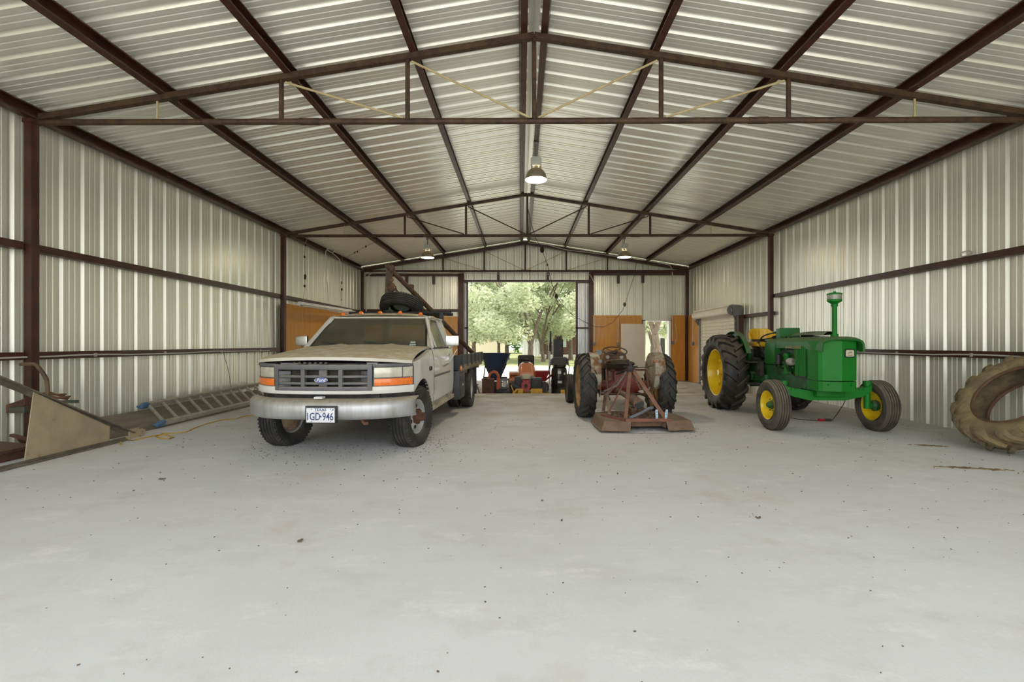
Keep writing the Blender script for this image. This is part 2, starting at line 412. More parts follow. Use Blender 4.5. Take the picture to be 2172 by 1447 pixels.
# roll-up door on the right wall
t = thing('roll_up_door', 'cream steel roll-up door with its drum housing on the right wall by the back corner', 'roll-up door', (XR-.2, 15.0, 0))
m_roll = M('cream_slats', (.70,.66,.55), (.62,.57,.46), 4, .4)
w = MB(); pts = []
z = -.15
while z < 2.1:
    pts += [(0, z), (.0, z+.07), (.018, z+.085), (.018, z+.095)]; z += .11
w.loft([[(-a, y, z) for a, z in pts] for y in (-1.32, 1.32)], closed=False); w.build('slat_curtain', m_roll, t, ang=20)
w = MB(); w.cyl((-.14,-1.38,2.22), (-.14,1.46,2.22), .125, 24); w.bb(-.2,.1,-1.38,1.46,2.34,2.38); w.build('drum', m_roll, t)
w = MB(); w.lathe([(.05,-1.44),(.15,-1.44),(.15,-1.39),(.05,-1.39)], 'Y', (-.14,0,2.22), 20, True)
w.prism([(-.17,2.38),(.12,2.35),(.12,1.75),(.03,1.75),(-.12,2.02)], lambda u, v, a: (u, a, v), -1.47, -1.44); w.build('end_bracket', greysteel, t)
w = MB(); w.prism([(-.17,2.05),(.12,2.3),(.12,1.75),(.03,1.75)], lambda u, v, a: (u, a, v), 1.40, 1.43); w.build('end_bracket', greysteel, t)
for y in (-1.37, 1.35):
    w = MB(); w.bb(-.05,.05,y-.04,y+.04,-.15,2.1); w.build('guide_rail', greysteel, t)
w = MB(); w.bb(XR-.28, XR-.14, 13.3, 13.45, -.15, 2.06); w.build('steel_post', oxide_post, label='short brown post beside the roll-up door behind the green tractor seat', category='post')
# conduits / outlets
def pipe(pts, r, m, lab, cat='conduit', name='conduit'):
    w = MB(); w.tube(pts, r, 6); return w.build(name, m, label=lab, category=cat)
for sx in (-1, 1):
    x = (XL+.14) if sx < 0 else (XR-.14); pts = []; y = 0.
    while y < 11.6:
        pts.append((x-.0, y, 1.10+.008*math.sin(y*2.2)+.004*math.sin(y*5))); y += .4
    t = thing('conduit_run', 'thin pale conduit clipped along the lower girt of the %s wall' % SIDE[sx], 'conduit')
    w = MB(); w.tube(pts, .011, 6); w.build('conduit', cable_w, t)
    for y in (2.1, 4, 5.3, 6.6, 7.9, 9.4, 10.8):
        w = MB(); w.box((x, y, 1.105), (.03,.025,.05)); w.build('clip', alu, t)
pipe([P(778,700,17.6), P(776,640,17.6), P(778,600,17.6), P(783,583,17.6), P(793,578,17.6), P(850,578,17.6), P(975,579,17.6)], .02, offw, 'pale pipe bending from the left back corner along the header beam')
pipe([P(975,579,17.55), P(1060,581,17.5), P(1150,582,17.5), P(1245,578,17.55), P(1254,586,17.5), P(1260,600,17.5)], .009, offw, 'pale cable slung along the lintel above the large doorway', 'cable', 'cable')
pipe([P(1120,515,17.5), P(1160,519,17.5), P(1200,530,17.5), P(1250,536,17.5), P(1350,550,17.5), P(1400,558,17.5), P(1421,563,17.5), P(1426,572,17.5)], .012, offw, 'pale cable running down the right gable rafter', 'cable', 'cable')
def outlet(pts, boxp, lab, m=cable_w):
    t = thing('outlet_drop', lab, 'electrical outlet')
    w = MB(); w.tube(pts, .016, 8); w.build('conduit', m, t)
    w = MB(); w.box(boxp, (.10,.06,.13), bev=.006); w.build('outlet_box', greysteel, t)
YP = YB-.09
outlet([P(1261.5,673,YP), P(1261,690,YP), P(1260.5,728,YP)], P(1261,729,YP), 'grey outlet box with conduit on plywood next to the large doorway')
outlet([P(1311,676,YP), P(1310.5,726,YP)], P(1311,730,YP), 'grey outlet box with conduit left of the open white door')
outlet([P(1426,570,YP), P(1426.5,724,YP)], P(1427,727,YP), 'grey outlet box on a long conduit right of the small door')
outlet([P(1470,675,16.9), P(1469.5,728,16.9)], P(1469.5,729,16.9), 'small outlet box with conduit on the right wall plywood by the roll-up door')
pipe([P(1268,675,YP), P(1269,690,YP), P(1269,715,YP), P(1266,726,YP), P(1263,729,YP)], .01, cable_w, 'loose grey cord looping into the outlet next to the large doorway', 'cord', 'cord')
pipe([P(1432,686,YP), P(1435,705,YP), P(1436,718,YP), P(1431,727,YP)], .01, cable_w, 'loose grey cord looping into the outlet right of the small door', 'cord', 'cord')
# lamps
lamp_sh = M('dusty_spun_aluminium', (.42,.36,.26), (.33,.28,.19), 7, .35, .6)
lamp_in = M('lamp_inner_white', (.85,.83,.78), rough=.3)
lens = emit_mat('lamp_lens', (1,.90,.70), 14)
gear = M('ballast_grey', (.50,.53,.46), (.42,.45,.38), 6, .45)
def make_lamp(loc, drop, lab):
    t = thing('high_bay_lamp', lab, 'lamp', loc, group='high bay lamps')
    w = MB(); prof = [(.205,0),(.20,.03),(.185,.09),(.155,.15),(.11,.195),(.05,.215),(.03,.215)]
    w.lathe(prof, 'Z', n=36); sh = w.build('shade', lamp_sh, t)
    w = MB(); w.lathe([(r-.006, z+.002) for r, z in prof[:-1]], 'Z', n=36); w.build('reflector', lamp_in, sh)
    w = MB(); w.lathe([(.197,.004),(.16,-.008),(.08,-.016),(0,-.018)], 'Z', n=36); w.build('lens', lens, t)
    w = MB(); w.box((0,0,.325), (.20,.16,.14), bev=.015); w.box((0,0,.405), (.15,.13,.03), bev=.006); w.build('ballast', gear, t)
    w = MB(); w.cyl((0,0,.20), (0,0,.27), .035); w.cyl((-.07,0,.215), (-.07,0,.26), .02, 10); w.cyl((.07,0,.215), (.07,0,.26), .02, 10); w.build('collar', lamp_sh, t)
    w = MB(); w.cyl((0,0,.41), (0,0,drop), .014, 8)
    w.tube([(-.03,0,.41), (-.05,.0,.5), (-.03,0,drop)], .006, 6); w.box((0,0,drop), (.09,.06,.07), bev=.01); w.build('hanger', greysteel, t)
    w = bpy.data.lights.new('lamp_glow', 'AREA'); w.shape = 'DISK'; w.size = .36; w.energy = 15; w.color = (1,.87,.66)
    o = bpy.data.objects.new('lamp_glow', w); COL.objects.link(o); o.parent = t; o.location = (0,0,-.03)
    w = bpy.data.lights.new('lamp_uplight', 'POINT'); w.shadow_soft_size = .1; w.energy = 4; w.color = (1,.87,.66)
    o = bpy.data.objects.new('lamp_uplight', w); COL.objects.link(o); o.parent = t; o.location = (0,0,.235)
p = P(1137,382,8.8); make_lamp(p, zr(p.x)-.17-p.z, 'dome lamp hanging under the ridge, the nearest and largest of the three')
p = P(907,547,14.65); make_lamp(p, zr(p.x)-.17-p.z, 'dome lamp hanging above the truck near the back wall')
p = P(1324,546,14.65); make_lamp(p, zr(p.x)-.17-p.z, 'dome lamp hanging right of the large doorway near the back wall')
# fluorescent fixture
t = thing('fluorescent_fixture', 'long white strip light hung beside the left wall plywood', 'strip light')
a = P(638,646,11.75); b = P(754,659,15.4); a.x = b.x = -5.50; a.z = 2.25; b.z = 2.30
w = MB(); w.bar(a, b, .16, .045, bev=.006); w.bar(a+Vector((-.05,0,.04)), b+Vector((-.05,0,.04)), .05, .04); w.build('housing', white_p, t)
for dx in (-.045,.045):
    w = MB(); w.cyl(a+Vector((dx,.05,-.045)), b+Vector((dx,-.05,-.045)), .018, 8); w.build('tube', offw, t)
mud = M('mud_clump', (.03,.022,.015), rough=.95)
def string(pts, knots, r, m, lab, name='hanging_cord'):
    t = thing(name, lab, 'cord'); w = MB(); w.tube(pts, r, 5); w.build('cord', m, t)
    for k, s in knots:
        w = MB(); w.ball(k, s, (1,1,1.5), 8); w.build('knot', mud, t)
tanc = M('tan_string', (.28,.22,.14), rough=.9)
def cat_pts(l): return [P(*q) for q in l]
string(cat_pts([(652,505,12.3),(647,518,12.3),(646,545,12.3),(647,580,12.3),(646,610,12.3),(644,628,12.3),(643,642,12.3)]),
       [(P(648,520,12.3),.022),(P(646,545,12.3),.026),(P(647,586,12.3),.035),(P(647,590,12.3),.03),(P(646,607,12.3),.028)], .007, tanc, 'dark knotted cord holding up the near end of the strip light')
string(cat_pts([(727,540,14.6),(725,560,14.6),(724,585,14.6),(723,610,14.6),(724,630,14.6),(724,652,14.6)]),
       [(P(724,553,14.6),.022),(P(724,600,14.6),.036),(P(725,614,14.6),.03),(P(724,636,14.6),.02)], .007, tanc, 'dark knotted cord holding up the far end of the strip light')
cp = [(696,640,13.6),(695,610,13.6),(692,570,13.6),(691,545,13.6),(691,533,13.6),(695,527,13.6),(703,526,13.6),(710,530,13.6),(710,534,13.6),(704,536,13.6),(697,533,13.6),(694,529,13.6),(700,534,13.7),(713,543,13.9),(721,552,14),(725,566,14.1),(724,585,14.2),(722,620,14.2),(724,650,14.2)]
pipe(cat_pts(cp), .01, cable_w, 'pale cable coiled in a loop under the left eave of the rear bay', 'cable', 'cable')
string(cat_pts([(1118,430,12.6),(1124,465,13),(1136,505,14),(1150,530,14.6),(1161,562,15),(1170,600,15),(1180,628,15),(1196,650,15),(1215,669,15),(1240,683,15.1),(1262,693,15.2),(1280,694,15.3),(1300,684,15.4),(1320,659,15.5),(1326,646,15.5),(1335,615,15.6),(1344,590,15.7),(1351,553,15.8)]),
       [(P(1150,530,14.6),.07),(P(1161,562,15),.03),(P(1180,628,15),.05),(P(1325,646,15.5),.05)], .008, mud, 'long drooping cord sagging across the large doorway from the ridge')
string(cat_pts([(730,549,13.4),(752,536,13.4),(776,523,13.4),(800,511,13.4)]), [(P(758,534,13.4),.02),(P(752,536,13.4),.018),(P(776,523,13.4),.024)], .004, mud, 'short dark wire with clumps slanting under the roof above the truck')
# ------------------------------------------------------------------ wheels
rubber = M('tyre_rubber', (.022,.021,.020), (.06,.053,.045), 5, .8, dust=(.20,.17,.13), dustamt=.5)
rubber_dusty = M('tyre_rubber_dusty', (.10,.082,.060), (.045,.040,.034), 4, .85, dust=(.32,.27,.20), dustamt=.6)
rubber_ag = M('tractor_tyre_rubber', (.035,.027,.020), (.012,.011,.010), 7, .55, dust=(.22,.17,.12), dustamt=.6)
rubber_mud = M('muddy_tyre', (.27,.20,.095), (.13,.10,.06), 6, .9, lo=.35, hi=.6, bump=.6, bscale=25, dust=(.30,.22,.11), dustamt=.5)
def flatten(w, zg, bulge=.12):
    for v in w.bm.verts:
        if v.co.z < zg:
            v.co.x += (1 if v.co.x > 0 else -1)*min(.05, (zg-v.co.z)*.5); v.co.z = zg+(v.co.z-zg)*.02
def carcass(R, wd, rin, kind):
    h = wd/2
    if kind == 'rib':
        pr = [(rin,-h*.62),(rin+.012,-h*.78),(rin+(R-rin)*.45,-h),(R-(R-rin)*.22,-h*.98),(R-.022,-h*.80),(R-.006,-h*.72)]
        for a in (-.5,-.17,.17,.5):
            pr += [(R-.001,h*(a-.09)),(R-.016,h*(a-.05)),(R-.016,h*(a+.05)),(R-.001,h*(a+.09))]
        pr += [(R-.006,h*.72),(R-.022,h*.80),(R-(R-rin)*.22,h*.98),(rin+(R-rin)*.45,h),(rin+.012,h*.78),(rin,h*.62)]
    else:
        rb = R-.045*(R/.7)
        pr = [(rin,-h*.66),(rin+.015,-h*.78),(rin+(R-rin)*.30,-h*.97),(rin+(R-rin)*.55,-h*1.0),(rb-.045,-h*.90),(rb-.01,-h*.7),(rb,-h*.35),(rb+.003,0)]
        pr += [(r,-a) for r, a in pr[-2::-1]]
    return pr
def tyre(w, R, wd, rin, kind='rib', nl=22, dirn=1, lw=.045, n=64, tread=True):
    w.lathe(carcass(R, wd, rin, kind), 'X', n=n)
    h = wd/2
    if kind == 'ag':
        rb = R-.045*(R/.7)
        st = [(-.03,R,rb),(.25,R,rb-.002),(.55,R-.006,rb-.01),(.80,R-.018,rb-.03),(.98,R-.05,rb-.06),(1.0,R-.10,rb-.10)]
        for sd in (-1, 1):
            for k in range(nl):
                t0 = 2*PI*(k+(.5 if sd > 0 else 0))/nl; rings = []
                for a, r1, r0 in st:
                    th = t0+dirn*(a*.30*(.55/R))*1.15*(h/.2)**.3
                    hw = lw/R*(.85+.35*a)
                    ax = sd*a*h*1.02
                    rings.append([(ax, r*math.cos(th+q), r*math.sin(th+q)) for r, q in ((r0-.01,-hw*.75),(r1,-hw*.5),(r1,hw*.5),(r0-.01,hw*.75))])
                w.loft(rings)
    elif tread:
        for sd in (-1, 1):
            for k in range(48):
                t = 2*PI*k/48; c = math.cos(t); s_ = math.sin(t)
                w.box((sd*h*.84, (R-.024)*c, (R-.024)*s_), (h*.2, .022, .016), RX(t-PI/2+PI/2*0))
def rim_prof(R, wd, outer, dish):
    h = wd/2; o = outer
    return [(R+.012,o*h*.72),(R,o*h*.68),(R-.012,o*h*.5),(R-.035,o*h*.3),(R-.045,o*dish+o*.02),(R*.72,o*dish),(R*.45,o*(dish-.01)),(R*.30,o*(dish+.02)),(0,o*(dish+.02))], \
           [(R+.012,-o*h*.72),(R,-o*h*.68),(R-.02,-o*h*.5),(R-.045,o*dish)]
# ------------------------------------------------------------------ TRUCK
tr = thing('flatbed_pickup_truck', 'dusty white flatbed pickup truck with a boom, parked facing the viewer', 'truck', (-2.16, 5.90, 0), math.radians(-2.0))
paint = M('dusty_white_paint', (.66,.63,.54), (.58,.54,.44), 2.2, .42, dust=(.48,.39,.24), dustamt=1.0, coat=.1)
paintv = M('white_paint_lower', (.68,.67,.63), (.62,.60,.53), 3, .35, coat=.3, dust=(.45,.38,.25), dustamt=.6)
plas = M('grey_plastic', (.10,.10,.105), (.14,.135,.13), 6, .5, dust=DUST, dustamt=.75)
bumpm = M('scuffed_chrome', (.50,.50,.51), (.38,.37,.36), 4, .38, .6, stretch=(3,1,.4), dust=(.42,.36,.25), dustamt=.9)
amber = M('amber_lens', (.85,.20,.02), (.75,.16,.015), 30, .2, coat=.6)
lamp_lens = M('hazy_headlight', (.62,.60,.48), (.50,.48,.37), 9, .2, .2, coat=.6)
def fy(x, k=.40, y0=-.745): return y0+k*abs(x/.95)**3.6
def cslab(w, x0, x1, z0, z1, off, th, fn=fy, n=16, r=0):
    rings = []
    for i in range(n+1):
        x = x0+(x1-x0)*i/n; y = fn(x)+off; e = min(r, (z1-z0)/3)
        if e: rings.append([(x,y+e,z0),(x,y+e*.3,z0+e*.3),(x,y,z0+e),(x,y,z1-e),(x,y+e*.3,z1-e*.3),(x,y+e,z1),(x,y+th,z1),(x,y+th,z0)])
        else: rings.append([(x,y,z0),(x,y,z1),(x,y+th,z1),(x,y+th,z0)])
    w.loft(rings)
# grille
w = MB()
GZ0, GZ1 = .745, 1.035
for z0, z1 in ((GZ0,GZ0+.045),(GZ1-.06,GZ1)): cslab(w, -.545,.545,z0,z1,-.012,.07,r=.012)
for x0, x1 in ((-.545,-.50),(.50,.545)): cslab(w, x0,x1,GZ0,GZ1,-.012,.07,n=2,r=.01)
for z in (.825,.90): cslab(w, -.51,.51,z-.013,z+.013,.0,.05,r=.006)
for x in (-.21,.21): cslab(w, x-.022,x+.022,GZ0+.03,GZ1-.03,-.005,.05,n=2)
cslab(w,-.045,.045,GZ0+.03,GZ1-.03,.03,.03,n=2)
for s in (-1,1):
    for z in (.785,.862,.938):
        w.loft([[(s*(.50), fy(.5)+.0, z-.022),(s*.50, fy(.5)+.0, z+.022),(s*.50, fy(.5)+.09, z+.022),(s*.50, fy(.5)+.09, z-.022)],
                [(s*.40, fy(.4)+.085, z-.022),(s*.40, fy(.4)+.085, z+.022),(s*.40, fy(.4)+.1, z+.022),(s*.40, fy(.4)+.1, z-.022)]])
cslab(w, -.91,-.55,1.008,1.04,-.004,.06,r=.006); cslab(w, .55,.91,1.008,1.04,-.004,.06,r=.006)
gr = w.build('grille', plas, tr)
w = MB(); w.lathe([(0,.0),(.07,0),(.074,.004),(.074,.012),(.0,.012)], 'Y', (0,0,0), 32)
for v in w.bm.verts: v.co.z = v.co.z*.44; v.co = v.co+Vector((-.0, fy(0)-.016, .865))
em = w.build('emblem', M('emblem_blue', (.02,.06,.28), rough=.25, coat=.5), gr, label='oval blue emblem with silver script')
w = MB(); w.mesh(text_mesh('Ford', .05, .0015, .0006, .35), Matrix.Translation((0, fy(0)-.0185, .865)) @ Matrix.Rotation(PI/2, 4, 'X'))
w.lathe([(.067,-.0),(.071,-.0015),(.074,0)], 'Y', (0,0,0), 32)
for v in list(w.bm.verts)[-96:]: v.co.z = v.co.z*.44; v.co = v.co+Vector((0, fy(0)-.0165, .865))
w.build('script', chrome, em)
w = MB(); cslab(w, -.91,.91,.60,1.05,.10,.03); w.bb(-.6,.6,-.62,-.45,.55,1.03); w.bb(-.80,.80,-.45,.45,.60,1.02); w.build('engine_bay', dark_m, tr)
w = MB()
for i in range(7): w.ball((-.35+.06*i,-.66,1.045), .014, (1.6,1,1), 8)
w.bb(.48,.60,-.68,-.62,1.03,1.055); w.bb(-.5,-.3,-.67,-.63,1.035,1.05); w.build('hood_latch', greysteel, tr)
# headlights
for s in (-1,1):
    w = MB(); cslab(w, s*.565, s*.915, .885, 1.0, -.006, .05, r=.012); h = w.build('headlight', lamp_lens, tr)
    w = MB(); cslab(w, s*.565, s*.915, .795, .875, -.004, .05, r=.01)
    w.build('turn_signal', amber, h)
    w = MB(); cslab(w, s*.55, s*.917, .785, 1.008, .012, .04); 
    for x in (.83,): cslab(w, s*(x-.004), s*(x+.004), .885, 1.0, -.010, .02, n=1)
    w.build('bezel', plas, h)
# valance
w = MB(); cslab(w, -.925,.925,.705,.79,.0,.05,r=.012);  w.build('valance', paintv, tr)
# bumper
fb = lambda x: -.86+.42*abs(x/1.0)**3.4
w = MB(); xs_ = [-.97+.0485*i for i in range(41)]
pf = [(.045,.44),(.015,.455),(0,.49),(-.002,.58),(.012,.625),(.04,.645),(.15,.66)]
w.loft([[(x, fb(x)+o, z) for o, z in pf]+[(x, fb(x)+.15,.648),(x, fb(x)+.05,.63),(x, fb(x)+.02,.60),(x,fb(x)+.02,.48),(x, fb(x)+.055,.45)] for x in xs_])
bu = w.build('bumper', bumpm, tr, ang=50)
w = MB(); w.bb(-.11,.23,-.895,-.86,.415,.60,bev=.008); fr = w.build('plate_holder', black_m, bu)
w = MB(); w.bb(-.093,.213,-.902,-.895,.425,.580,bev=.003); pl = w.build('license_plate', M('plate_white', (.74,.75,.76), rough=.35), tr)
w = MB(); RXP = Matrix.Rotation(PI/2, 4, 'X')
w.mesh(text_mesh('1GD', .112, .001, .001), Matrix.Translation((-.018,-.9035,.485)) @ RXP @ Matrix.Diagonal((.72,1,1,1)))
w.mesh(text_mesh('946', .112, .001, .001), Matrix.Translation((.142,-.9035,.485)) @ RXP @ Matrix.Diagonal((.72,1,1,1)))
w.mesh(text_mesh('TEXAS', .038, .001, .0008), Matrix.Translation((.06,-.9035,.560)) @ RXP @ Matrix.Diagonal((1.15,1,1,1)))
w.ball((.062,-.903,.49), .011, (1,.1,1), 8)
for x in (-.035,.17): 
    for z in (.437,.567): w.ball((x,-.903,z), .005, (1,.3,1), 8)
w.prism([(.18,.548),(.198,.556),(.204,.572),(.192,.566)], lambda u, v, a: (u, a, v), -.9035, -.902)
w.build('characters', M('plate_navy', (.02,.05,.17), rough=.4), pl)
w = MB(); w.mesh(text_mesh('The Lone Star State', .014, .0006), Matrix.Translation((.06,-.9032,.538)) @ RXP); w.build('motto', M('plate_red', (.55,.09,.08), rough=.4), pl)
w = MB(); w.bb(-.06,.03,-.80,-.72,.665,.685); w.build('tow_bracket', white_p, tr)
w = MB(); w.tube([(.42,-.66,.46),(.44,-.70,.41),(.47,-.72,.385),(.50,-.70,.39)], .018, 8); w.build('tow_hook', M('rusty_hook', (.20,.08,.04), (.12,.05,.03), 12, .8), tr)
# hood
def hoodp(u, v):
    hw = .915-.07*v; x = u*hw
    y0 = fy(x)-.022; y = y0+(.60-y0)*v
    z = 1.062+.155*v+.045*(1-abs(u)**2.5)*(1-.2*v)-.02*(1-v)**6+.016*math.exp(-((abs(u)-.42)/.08)**2)*v
    z += .03*(1-v)
    z += .022*(u+1)/2*math.sin(PI*min(1,v*1.05))
    return (x, y, z)
us = [-1+i/14 for i in range(29)]; vs = [i/16 for i in range(17)]
w = MB(); w.grid(hoodp, us, vs)
w.loft([[hoodp(u,0) for u in us], [(hoodp(u,0)[0], hoodp(u,0)[1]+.006, hoodp(u,0)[2]-.035) for u in us], [(hoodp(u,0)[0], hoodp(u,0)[1]+.05, hoodp(u,0)[2]-.035) for u in us]], closed=False)
for u in (-1,1): w.loft([[hoodp(u,v) for v in vs], [(hoodp(u,v)[0]-u*.004, hoodp(u,v)[1], hoodp(u,v)[2]-.025) for v in vs]], closed=False)
bmesh.ops.remove_doubles(w.bm, verts=w.bm.verts, dist=.0005)
w.build('hood', paint, tr)
# sides
def sx_(z): return .945-.05*max(0,(z-.98)/.25)**2-.03*max(0,(.62-z)/.25)**1.5
def side_grid(w, s, y0, y1, ztop, zbot, n=24, rows=9, inset=0, lip=.04):
    ys = [y0+(y1-y0)*i/n for i in range(n+1)]
    def fn(y, t):
        z = zbot(y)+(ztop(y)-zbot(y))*t
        x = sx_(z)-inset
        if y < -.05: x = x-.045*((-.05-y)/.35)**2
        return (s*x, y, z)
    rows_ = [i/rows for i in range(rows+1)]
    w.grid(fn, ys, rows_)
    w.loft([[fn(y,0) for y in ys], [(fn(y,0)[0]-s*lip, y, fn(y,0)[2]) for y in ys]], closed=False)
    w.loft([[fn(y,1) for y in ys], [(fn(y,1)[0]-s*.06, y, fn(y,1)[2]+.002) for y in ys]], closed=False)
def arch(y, c=0, r=.46, zc=.37, base=.44):
    d = r*r-(y-c)**2
    return max(base, zc+math.sqrt(d)) if d > 0 else base
zt_f = lambda y: 1.035+.15*(y+.42)/1.02
for s in (-1,1):
    w = MB(); side_grid(w, s, -.42, .60, zt_f, lambda y: arch(y, base=(.70 if y < 0 else .44)), 34); fe = w.build('front_fender', paintv, tr)
    w = MB(); w.lathe([(.46,s*.93),(.47,s*.6),(.44,s*.55)], 'X', (0,0,.37), 40); 
    for v in list(w.bm.verts):
        if v.co.z < (.36 if v.co.y > 0 else .68): w.bm.verts.remove(v)
    w.build('wheel_well', black_m, tr)
    if s > 0:
        w = MB(); w.mesh(text_mesh('F-350', .075, .003, .002), Matrix.Translation((.948,.40,.93)) @ Matrix.Rotation(PI/2, 4, 'Z') @ RXP); w.build('badge', black_m, fe, label='black model badge')
    # door
    w = MB(); side_grid(w, s, .61, 1.80, lambda y: 1.195+.0*(y), lambda y: .47, 10, inset=-.003)
    do = w.build('door', paintv, tr)
    w = MB(); w.box((s*.945,1.66,1.09), (.02,.13,.035), bev=.008); w.build('door_handle', chrome, do)
    w = MB(); w.bb(s*.945-.006,s*.945+.006,.62,1.79,.80,.83); w.build('body_side_moulding', plas, do)
    # window frame + glass
    def wx(z): return .905-(z-1.19)*.42
    pts = [(.70,1.20),(1.12,1.635),(1.20,1.655),(1.74,1.655),(1.80,1.62),(1.80,1.20)]
    w = MB()
    for a, b in zip(pts, pts[1:]): w.bar((s*wx(a[1]),a[0],a[1]), (s*wx(b[1]),b[0],b[1]), .035, .05)
    w.bar((s*wx(1.2),.92,1.2), (s*wx(1.45),.99,1.45), .03, .022)
    w.build('window_frame', paintv, do)
    w = MB(); w.bar((s*(wx(1.2)+.012),.70,1.202), (s*(wx(1.2)+.012),1.80,1.202), .02, .02); w.build('window_seal', black_m, do)
    w = MB(); w.poly([(s*(wx(z)-.01),y,z) for y, z in pts]); w.build('window', glass_mat('side_glass%d'%s, (.55,.62,.56), (.25,.26,.18), .28), do)
    # cab corner
    w = MB(); side_grid(w, s, 1.81, 2.10, lambda y: 1.20, lambda y: .47, 4)
    w.loft([[(s*wx(z),y,z) for y in (1.81,2.03,2.10)] for z in (1.20,1.35,1.5,1.62,1.67)], closed=False)
    w.build('cab_corner', paintv, tr)
    w = MB(); side_grid(w, s, .50, 2.10, lambda y: .465, lambda y: .40, 4); w.bb(s*.80,s*.955,.46,2.1,.36,.42); w.build('rocker_panel', M('grimy_white%d'%s,(.45,.40,.31),(.22,.17,.12),6,.6), tr)
    # mirror
    w = MB(); w.box((s*1.12,1.03,1.305), (.19,.055,.15), RZ(s*.12), bev=.02); mi = w.build('side_mirror', chrome, tr)
    w = MB(); w.tube([(s*.96,.90,1.19),(s*1.10,1.0,1.195),(s*1.14,1.03,1.24)], .008, 6)
    w.tube([(s*.985,.98,.95),(s*1.09,1.02,1.0),(s*1.19,1.05,1.18),(s*1.185,1.04,1.21)], .009, 6)
    w.tube([(s*.985,1.06,.93),(s*1.06,1.03,.97)], .012, 6); w.build('mirror_bracket', chrome, mi)
# cowl, windshield
def ws(u, t):
    hb, ht = .82, .70; x = u*(hb+(ht-hb)*t)
    return (x, .58+.10*u*u+(.52)*t-.0*t, 1.215+.44*t)
w = MB(); w.loft([[(u*.90,.56,1.17) for u in us], [(u*.86,.56+.08*u*u,1.225) for u in us], [(u*.83,.62+.10*u*u,1.215) for u in us]], closed=False)
w.bb(-.9,.9,.56,.66,.9,1.19); w.build('cowl', plas, tr)
w = MB(); w.grid(ws, us, [i/6 for i in range(7)]); wsg = w.build('windshield', glass_mat('dusty_windshield', (.30,.31,.25), (.13,.12,.07), .42), tr)
w = MB()
w.tube([ws(u,0) for u in us], .014, 6); w.tube([ws(-1,t/6) for t in range(7)], .016, 6); w.tube([ws(1,t/6) for t in range(7)], .016, 6); w.tube([ws(u,1) for u in us], .014, 6)
w.build('windshield_gasket', black_m, wsg)
w = MB()
for i in range(2):
    p = ws(.78,.05+.075*i)
    w.box((p[0]-.0,p[1]-.012,p[2]+.012), (.085 if i == 0 else .07,.002,.032), RX(math.radians(-50)))
w.build('inspection_sticker', M('sticker', (.30,.42,.36), (.55,.56,.50), 60, .5), wsg)
for a, b in ((-.02,.60),(-.72,-.18)):
    w = MB(); q0 = ws(b,.03); q1 = ws(a if a > -.5 else -.80,.09)
    w.tube([(ws(b,-.03)[0],ws(b,-.03)[1]-.02,ws(b,-.03)[2]), (q0[0]-.05,q0[1]-.03,q0[2]+.02),(q1[0],q1[1]-.025,q1[2]+.03)], .008, 6)
    w.bar((q0[0]-.16,q0[1]-.03,q0[2]+.014),(q1[0]-.02,q1[1]-.02,q1[2]+.035),.012,.02); w.build('wiper', black_m, tr)
w = MB()
for s in (-1,1):
    w.loft([[(s*(.83-.12*t+.0),.67+.52*t,1.215+.44*t),(s*(.885-.155*t),.70+.52*t,1.20+.445*t),(s*(.885-.155*t),.76+.52*t,1.20+.445*t),(s*(.82-.12*t),.74+.52*t,1.21+.44*t)] for t in (0,.25,.5,.75,1)])
w.build('windshield_pillar', paint, tr)
# roof
def rf(u, t):
    hw = .735-.02*abs(t-.5); x = u*hw; y = 1.08+.115*u*u*(1-t)+1.02*t
    e = 1-abs(u)**6; g = 1-abs(2*t-1)**5
    return (x, y, 1.655+.075*e*(.35+.65*g))
w = MB(); w.grid(rf, us, [i/10 for i in range(11)])
for u in (-1,1): w.tube([(u*.745,1.20+.09*i,1.66) for i in range(11)], .014, 6)
w.tube([(rf(u,0)[0],rf(u,0)[1]-.0,1.652) for u in us], .014, 6)
w.build('roof', paint, tr)
for k in range(5):
    w = MB(); x = -.60+.30*k; p = rf(x/.73, .10); w.lathe([(0,.045),(.018,.042),(.034,.018),(.042,0)], 'Z', (p[0],p[1]-.0,p[2]-.004), 14); w.build('clearance_light', amber, tr)
w = MB()
w.bb(-.93,.93,2.07,2.10,.45,1.20); w.prism([(-.92,1.2),(-.735,1.66),(.735,1.66),(.92,1.2),(.72,1.22),(.62,1.58),(-.62,1.58),(-.72,1.22)], lambda u, v, a: (u,a,v), 2.07, 2.10)
w.build('cab_rear_wall', paint, tr)
# interior
w = MB(); w.bb(-.80,.80,.72,1.0,1.0,1.19,bev=.03); w.bb(-.8,.8,.66,2.05,.5,.56); w.build('dashboard', M('dash_grey',(.12,.11,.09),(.07,.065,.055),4,.7), tr)
w = MB(); w.bb(-.70,.70,1.45,1.95,.72,.86,bev=.04); w.box((0,1.95,1.06),(1.4,.14,.52),RX(-.15),bev=.04); w.build('bench_seat', M('seat_brown',(.16,.13,.09),(.10,.08,.06),4,.8), tr)
w = MB(); w.T = Matrix.Translation((.37,1.12,1.19)) @ Matrix.Rotation(math.radians(62),4,'X'); w.lathe([(.19+.013*math.cos(a*PI/4),.013*math.sin(a*PI/4)) for a in range(8)],'Z',n=28,closed=True); w.bar((-.19,0,-.01),(.19,0,-.01),.03,.02); w.bar((0,-.19,-.01),(0,0,-.01),.03,.02); w.ball((0,0,0),.05,(1,1,.5)); w.T=Matrix(); w.build('steering_wheel', black_m, tr)
